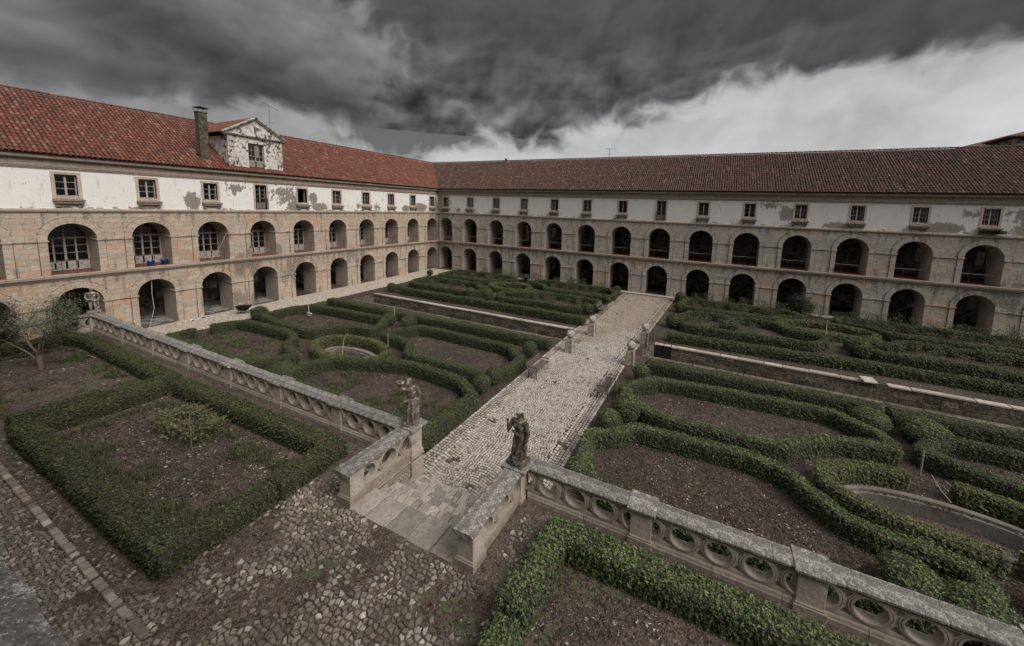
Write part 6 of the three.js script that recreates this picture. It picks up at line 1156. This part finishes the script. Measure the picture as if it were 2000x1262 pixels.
for (const [x, z, h, l, m] of [[13.2, 20.05, 1.35, 'short pale stake beside the left channel hedge', 'rope'], [16.4, 23.6, 1.0, 'thin stake at the back of the left oval hedge', 'grey_wood'], [40.9, 8.0, 1.5, 'thin pale stake at the front of the far right oval hedge', 'rope'], [40.55, 22.75, 0.95, 'square wooden stake at the end of the soil walk behind the right basin', 'grey_wood'], [14.1, 36.85, 0.9, 'thin iron stake at the outer corner of the terrace hedges', 'rust_iron']]) { const t = thing('garden_stake', l, 'stake', [x, x === 14.1 ? TER : G(z), z], 0.2); part('stake', box(-0.022, 0.022, -0.1, h, -0.022, 0.022, 0.005), M[m], t); part('tie', moved(new THREE.TorusGeometry(0.032, 0.008, 5, 10), 0, h * 0.8, 0, Math.PI / 2), M.rope, t); }
// iron gate and railing over the channel
{
  const t = thing('iron_gate', 'black iron hatch with thin rails where the right channel meets the path', 'gate', [31.1, G(14.5), 14.5]);
  part('panel', box(-0.42, 0.42, -0.85, -0.05, -0.02, 0.03, 0.004), M.iron, t); part('frame', [box(-0.46, -0.42, -0.9, 0.0, -0.03, 0.05), box(0.42, 0.46, -0.9, 0.0, -0.03, 0.05), box(-0.42, 0.42, -0.05, 0.0, -0.03, 0.05)], M.iron, t);
  for (const [x, z, h] of [[0, 0.06, 0.95], [-0.7, 0.3, 0.9], [-0.95, 0.9, 0.95], [-0.75, 1.4, 0.9], [-0.85, 2.2, 1.0], [0.45, 0.06, 0.35]]) part('railing_post', rod([x, -0.5, z], [x, h, z], 0.02), M.iron, t);
  for (const h of [0.85, 0.45]) part('railing_bar', tube([[0, h, 0.06, 0.013], [-0.7, h, 0.3, 0.013], [-0.95, h, 0.9, 0.013], [-0.85, h, 2.2, 0.013]], 5), M.iron, t);
}
// buckets, ropes on the left wing
for (const [z, x, l] of [[28.25, -0.12, 'blue plastic bucket on the ledge of the second upper arch'], [27.45, -0.45, 'blue plastic bucket further back in the second upper arch']]) { const t = thing('plastic_bucket', l, 'bucket', [x, FL - 0.01, z]); part('body', new THREE.LatheGeometry([[0.0, 0.0], [0.15, 0.0], [0.2, 0.3], [0.215, 0.3], [0.215, 0.32], [0.19, 0.31], [0.14, 0.02], [0, 0.02]].map((p) => new THREE.Vector2(...p)), 20), M.blue_plastic, t); part('handle', new THREE.TorusGeometry(0.2, 0.008, 5, 16, Math.PI).rotateX(0.9).translate(0, 0.3, 0), M.zinc, t); }
{ const t = thing('hanging_rope', 'pale rope hanging through the second lower arch', 'rope', [-0.1, 0, 28.3]); part('rope', tube([[0, 3.1, 0, 0.018], [0.02, 2.2, 0.05, 0.018], [0.0, 1.2, 0.0, 0.018], [0.05, 0.5, 0.18, 0.018], [0.1, G(28) + 0.03, 0.36, 0.018]], 6), M.rope, t); }
{ const t = thing('hanging_rope', 'slack cord slanting across the third upper arch', 'rope', [0.08, 0, 24.75]); part('rope', tube([[-0.1, 6.05, -0.85, 0.013], [0, 5.2, -0.42, 0.013], [0.1, 4.5, 0.05, 0.013], [0.2, FL + 0.02, 0.4, 0.013]], 6), M.rope, t); }
// ---- loose growth
const leafGeo = (count, fn, len, seed) => { const R = rngOf(seed), T = []; for (let k = 0; k < count; k++) { const [x, y, z] = fn(R), az = R() * 6.283, tl = (R() - 0.3) * 1.3, l = len * (0.6 + R() * 0.8), w = l * 0.3, d = [Math.cos(az) * Math.cos(tl), Math.sin(tl), Math.sin(az) * Math.cos(tl)], s = [-Math.sin(az), (R() - 0.5) * 0.8, Math.cos(az)]; const a = [x, y, z], b = [x + d[0] * l * 0.5 + s[0] * w, y + d[1] * l * 0.5 + s[1] * w, z + d[2] * l * 0.5 + s[2] * w], c = [x + d[0] * l, y + d[1] * l - l * 0.15, z + d[2] * l], e = [x + d[0] * l * 0.5 - s[0] * w, y + d[1] * l * 0.5 - s[1] * w, z + d[2] * l * 0.5 - s[2] * w]; T.push([a, b, c], [a, c, e]); } return soup(T); };
const leafMats = (list, key) => list.map((c, i) => { const m = M.leaf.clone(); m.name = key; m.color.setRGB(...c); return m; });
const ROSE = leafMats([[0.055, 0.075, 0.032], [0.075, 0.072, 0.035], [0.04, 0.058, 0.026], [0.105, 0.085, 0.045]], 'rose_leaf');
{
  const R = rngOf(301), kinds = [];
  for (let k = 0; k < 5; k++) { const stems = []; for (let i = 0; i < 7; i++) { const a = R() * 6.283, r = 0.12 + R() * 0.28; stems.push(tube([[0, 0, 0, 0.012], [Math.cos(a) * r * 0.5, 0.35, Math.sin(a) * r * 0.5, 0.009], [Math.cos(a) * r, 0.72 + R() * 0.2, Math.sin(a) * r, 0.005]], 4)); } kinds.push([merge(stems), leafGeo(230, (r) => { const a = r() * 6.283, q = Math.sqrt(r()) * 0.42, h = 0.2 + r() * 0.72; return [Math.cos(a) * q, h * (1 - q * 0.3), Math.sin(a) * q]; }, 0.085, 40 + k)]); }
  const proto = kinds.map((kd, k) => { const g = new THREE.Group(); g.userData = {}; part('stems', kd[0], M.twig, g); part('leaves', kd[1], ROSE[k % 4], g); return g; });
  const rows = [];
  const plant = (x0, x1, z0, z1, step, where) => { for (let z = z0; z <= z1; z += step) for (let x = x0; x <= x1; x += step) rows.push([x + (R() - 0.5) * step * 0.7, z + (R() - 0.5) * step * 0.7, where]); };
  plant(32.6, 36.9, 7.6, 9.9, 1.0, 'front left bed, far right parterre'); plant(45.6, 53, 7.8, 9.7, 1.05, 'front right bed, far right parterre'); plant(32.4, 38.5, 3.0, 4.9, 1.0, 'back left bed, far right parterre'); plant(45, 53, 3.0, 4.8, 1.05, 'back right bed, far right parterre');
  plant(6.2, 11.2, 8.0, 9.8, 1.05, 'front left bed, far left parterre'); plant(18.8, 23.8, 8.0, 9.8, 1.05, 'front right bed, far left parterre'); plant(6.3, 12.3, 2.9, 4.8, 1.1, 'back left bed, far left parterre'); plant(18.6, 24, 2.9, 4.8, 1.1, 'back right bed, far left parterre');
  plant(32.5, 56, 1.2, 1.3, 0.95, 'strip below the far wing, right'); plant(8, 24, 1.1, 1.2, 1.1, 'strip below the far wing, left');
  rows.forEach(([x, z, where]) => { const k = Math.floor(R() * 5), t = proto[k].clone(); t.name = numbered('rose_bush'); scene.add(t); const s = where.startsWith('strip') ? 0.95 + R() * 0.35 : 0.55 + R() * 0.4; t.position.set(x, G(z), z); t.rotation.y = R() * 6.283; t.scale.set(s * 1.15, s * (0.85 + R() * 0.3), s * 1.15); tag(t, 'loose leafy rose bush in the ' + where, 'rose bush', 'rose bushes in the ' + where); });
}
function shrub(name, label, cat, x, y, z, rx, ry, rz, n, len, cols, seed) {
  const t = thing(name, label, cat, [x, y, z]), R = rngOf(seed), st = [];
  for (let k = 0; k < 9; k++) { const a = R() * 6.283, q = R() * 0.7; st.push(tube([[0, -0.05, 0, 0.03], [Math.cos(a) * rx * q * 0.5, ry * 0.8, Math.sin(a) * rz * q * 0.5, 0.018], [Math.cos(a) * rx * q, ry * 1.6, Math.sin(a) * rz * q, 0.008]], 5)); }
  part('stems', st, M.twig, t);
  const mats = leafMats(cols, name + '_leaf');
  mats.forEach((m, i) => { const cl = Array.from({ length: 26 }, () => { const a = R() * 6.283, e = Math.acos(R() * 1.7 - 0.85), k = 0.55 + R() * 0.42; return [Math.sin(e) * Math.cos(a) * rx * k, ry + Math.cos(e) * ry * k, Math.sin(e) * Math.sin(a) * rz * k]; }); stuffPart('foliage', leafGeo(Math.floor(n / mats.length), (r) => { const c = cl[Math.floor(r() * cl.length)], f = 0.34; return [c[0] + (r() + r() - 1) * rx * f, Math.max(0.05, c[1] + (r() + r() - 1) * ry * f), c[2] + (r() + r() - 1) * rz * f]; }, len, seed + i * 7), m, t); });
  return t;
}
shrub('garden_shrub', 'dark rounded shrub before the far wing, right of the oval hedge', 'shrub', 40.6, G(1), 1.0, 1.0, 0.95, 0.7, 5200, 0.09, [[0.03, 0.055, 0.032], [0.045, 0.075, 0.04], [0.022, 0.04, 0.024]], 61);
shrub('garden_shrub', 'tall dark evergreen shrub at the left picture edge', 'shrub', 2.35, 0.7, 34.75, 0.75, 1.5, 0.7, 7000, 0.07, [[0.016, 0.026, 0.013], [0.024, 0.036, 0.017], [0.012, 0.018, 0.01]], 63);
shrub('garden_shrub', 'green conifer-like shrub behind the thin tree next to the far statue', 'shrub', 2.7, 0.6, 32.75, 0.62, 1.35, 0.55, 7000, 0.06, [[0.034, 0.05, 0.024], [0.045, 0.065, 0.03], [0.024, 0.036, 0.018]], 65);
shrub('ledge_plant', 'wild green plant sprouting from the last sill of the far wing', 'plant', 51.6, 7.85, 0.28, 0.85, 0.16, 0.14, 1500, 0.075, [[0.035, 0.055, 0.025], [0.05, 0.07, 0.03]], 67);
shrub('wild_plant', 'feathery yellow-green plant gone wild in the square terrace bed', 'plant', 18.2, TER, 33.7, 1.5, 0.36, 0.75, 1700, 0.09, [[0.13, 0.125, 0.05], [0.10, 0.10, 0.042], [0.08, 0.085, 0.035]], 69);
shrub('garden_shrub', 'grey-green bushy plant among the roses of the front left bed, far right parterre', 'shrub', 34.9, G(9), 9.0, 0.7, 0.45, 0.5, 2200, 0.09, [[0.07, 0.085, 0.055], [0.055, 0.07, 0.045]], 71);
// thin tree on the terrace
{
  const R = rngOf(401), t = thing('slender_tree', 'thin tree with pale forked trunk and sparse grey-green leaves at the left', 'tree', [7.0, TER, 34.5]);
  const wood = [], tips = [];
  const grow = (p, d, r, len, lvl) => {
    const pts = [[...p, r]]; let q = p.slice(), v = new THREE.Vector3(...d);
    const n = 5; for (let k = 1; k <= n; k++) { v.add(new THREE.Vector3((R() - 0.5) * 0.35, (R() - 0.3) * 0.2, (R() - 0.5) * 0.35)).normalize(); q = [q[0] + v.x * len / n, q[1] + v.y * len / n, q[2] + v.z * len / n]; pts.push([...q, r * (1 - 0.5 * k / n)]); if (lvl >= 2) tips.push([...q, lvl]); }
    wood.push(tube(pts, lvl ? 5 : 8)); if (lvl >= 4) return;
    const m = lvl === 0 ? 4 : 3; for (let k = 0; k < m; k++) { const s = pts[lvl === 0 ? 3 + (k % 3) : 2 + Math.floor(R() * 4)], a = R() * 6.283 + k * 2, w = lvl === 0 ? 0.75 : 0.85; grow(s.slice(0, 3), [v.x * 0.5 + Math.cos(a) * w, Math.max(0.15, v.y * 0.8 - (lvl > 1 ? 0.25 * R() : 0)), v.z * 0.5 + Math.sin(a) * w * 0.8], s[3] * 0.68, len * (0.78 + R() * 0.15), lvl + 1); }
  };
  grow([0, -0.1, 0], [0.06, 1, 0], 0.115, 1.25, 0); grow([-0.05, 0.5, 0.1], [-0.75, 0.55, 0.3], 0.05, 1.3, 2);
  part('trunk', wood, M.bark, t);
  const mats = leafMats([[0.085, 0.105, 0.058], [0.065, 0.082, 0.045], [0.11, 0.125, 0.072]], 'tree_leaf');
  mats.forEach((m, i) => stuffPart('crown', leafGeo(1300, (r) => { const c = tips[Math.floor(r() * tips.length)]; return [c[0] + (r() + r() - 1) * 0.36, c[1] + (r() + r() - 1) * 0.3, c[2] + (r() + r() - 1) * 0.36]; }, 0.075, 410 + i), m, t));
}
// bare sapling in the square bed, twigs in other beds
{
  const t = thing('bare_sapling', 'small leafless pale sapling standing in the square terrace bed', 'sapling', [19.55, TER, 34.15]);
  part('branches', [tube([[0, -0.05, 0, 0.022], [-0.02, 0.22, 0.02, 0.018], [-0.05, 0.42, 0.0, 0.016], [-0.3, 0.66, -0.1, 0.012], [-0.62, 0.82, -0.12, 0.007]], 5), tube([[-0.05, 0.42, 0, 0.014], [0.16, 0.62, 0.02, 0.011], [0.2, 0.82, 0.0, 0.007], [0.02, 0.98, 0, 0.005]], 5), tube([[-0.3, 0.66, -0.1, 0.01], [-0.36, 0.92, -0.05, 0.007], [-0.28, 1.12, 0, 0.004]], 4), tube([[-0.3, 0.66, -0.1, 0.01], [-0.12, 0.84, -0.15, 0.006], [0.04, 0.9, -0.2, 0.004]], 4), tube([[-0.36, 0.92, -0.05, 0.006], [-0.55, 1.06, -0.02, 0.003]], 4)], M.twig, t);
}
// ground cover: grass where it creeps into the beds, twigs and dry leaves on the soil
{
  const R = rngOf(501), blade = (() => { const T = [], r = rngOf(6); for (let k = 0; k < 9; k++) { const a = r() * 6.283, x = (r() - 0.5) * 0.09, z = (r() - 0.5) * 0.09, h = 0.05 + r() * 0.06, c = Math.cos(a), s = Math.sin(a); T.push([[x - s * 0.006, 0, z + c * 0.006], [x + s * 0.006, 0, z - c * 0.006], [x + c * h * 0.55, h, z + s * h * 0.55]]); } return soup(T); })();
  const m = [], c = [];
  const sow = (x0, x1, z0, z1, n, y, edge) => { for (let k = 0; k < n; k++) { const x = mix(x0, x1, R()), z = mix(z0, z1, R()), d = Math.min(x - x0, x1 - x, z - z0, z1 - z); if (fbm3(x * 0.7, 8, z * 0.7, 3) + (edge ? sst(0.9, 0.1, d) * 0.7 - 0.35 : 0) < R() * 0.5) continue; const s = 0.6 + R() * 0.9, g = 0.6 + R() * 0.7; m.push(mat4(x, y === null ? G(z) : y, z, 0, R() * 6.283, 0, s, s * (0.6 + R() * 0.6), s)); c.push(new THREE.Color().setRGB(...(R() < 0.75 ? [0.062 * g, 0.074 * g, 0.030 * g] : [0.12 * g, 0.105 * g, 0.05 * g]))); } };
  sow(15.1, 23.2, 33.1, 35.8, 26000, TER, true); sow(4.2, 13.0, 33.0, 36.3, 20000, TER, true); sow(16.2, 24.2, 26.4, 29.0, 18000, null, false); sow(5.2, 12.6, 26.2, 29.0, 18000, null, false); sow(3.5, 25, 29.7, 30.6, 4000, null, false); sow(30, 45, 29.6, 30.5, 3500, null, false); sow(36.6, 40.2, 11.0, 12.4, 1500, null, false); sow(6, 12.6, 21.5, 24, 3000, null, false); sow(31.5, 45, 32.5, 38, 3000, TER, false);
  const g = instanced('grass', blade, M.leaf, m, c, scene); g.name = numbered('creeping_grass'); tag(g, 'short creeping grass growing patchily over the soil of the beds', 'grass', null, 'stuff');
  const tw = (() => { const T = [], r = rngOf(9); for (let k = 0; k < 3; k++) { const a = r() * 6.283, l = 0.03 + r() * 0.05, w = 0.006 + r() * 0.012, x = (r() - 0.5) * 0.1, z = (r() - 0.5) * 0.1, cx = Math.cos(a), s = Math.sin(a); T.push([[x, 0.008, z], [x + cx * l - s * w, 0.014, z + s * l + cx * w], [x + cx * l * 1.2, 0.02, z + s * l * 1.2]], [[x, 0.008, z], [x + cx * l * 1.2, 0.02, z + s * l * 1.2], [x + cx * l + s * w, 0.006, z + s * l - cx * w]]); } return soup(T); })();
  const lm = [], lc = [];
  const strew = (x0, x1, z0, z1, n, y) => { for (let k = 0; k < n; k++) { const x = mix(x0, x1, R()), z = mix(z0, z1, R()), s = 0.6 + R() * R() * 1.6, h = R(), b = 0.6 + R() * 0.7, col = h < 0.035 ? [0.42, 0.39, 0.35] : h < 0.4 ? [0.125 * b, 0.09 * b, 0.062 * b] : [0.045 * b, 0.033 * b, 0.025 * b]; lm.push(mat4(x, (y === null ? G(z) : y) + 0.004, z, (R() - 0.5) * 0.5, R() * 6.283, (R() - 0.5) * 0.5, s)); lc.push(new THREE.Color().setRGB(...col)); } };
  strew(30.5, 45, 25.4, 29.6, 7200, null); strew(30.2, 45, 20.5, 24.4, 4050, null); strew(3.5, 25, 20.5, 30.5, 5850, null); strew(31, 44, 32.4, 38.5, 7200, TER); strew(14.8, 23.4, 32.9, 36.0, 5400, TER); strew(3.5, 13.2, 32.6, 36.5, 2250, TER); strew(4, 62, 11.3, 14.2, 2250, null); strew(24, 30.5, 33.6, 38.9, 1575, TER); strew(14, 24, 36.5, 39, 1125, TER);
  const l = instanced('litter', tw, M.leaf, lm, lc, scene); l.name = numbered('dry_litter'); tag(l, 'dry leaves, twigs and bark chips scattered over the bare soil', 'leaf litter', null, 'stuff');
  // clods
  const cl = new THREE.IcosahedronGeometry(0.03, 0), cm = [], cc = [];
  const clod = (x0, x1, z0, z1, n, y) => { for (let k = 0; k < n; k++) { const x = mix(x0, x1, R()), z = mix(z0, z1, R()), s = 0.4 + R() * R() * 1.5, b = 0.6 + R() * 0.7; cm.push(mat4(x, (y === null ? G(z) : y), z, R() * 3, R() * 6, R() * 3, s, s * 0.7, s)); cc.push(new THREE.Color().setRGB(...(R() < 0.05 ? [0.26 * b, 0.235 * b, 0.21 * b] : [0.062 * b, 0.044 * b, 0.034 * b]))); } };
  clod(30.5, 45, 25.4, 29.6, 7000, null); clod(30.2, 45, 20.5, 24.4, 4000, null); clod(4, 25, 20.5, 30.5, 6000, null); clod(31, 44, 32.4, 38.5, 7000, TER); clod(14.8, 23.4, 32.9, 36.0, 5000, TER); clod(24, 30, 33.6, 38.9, 1500, TER);
  std('clod', { roughness: 1 }); const k = instanced('clods', cl, M.clod, cm, cc, scene); k.name = numbered('soil_clods'); tag(k, 'small clods and pebbles of brown soil lying in the bare beds', 'soil', null, 'stuff');
}
renderer.render(scene, camera);
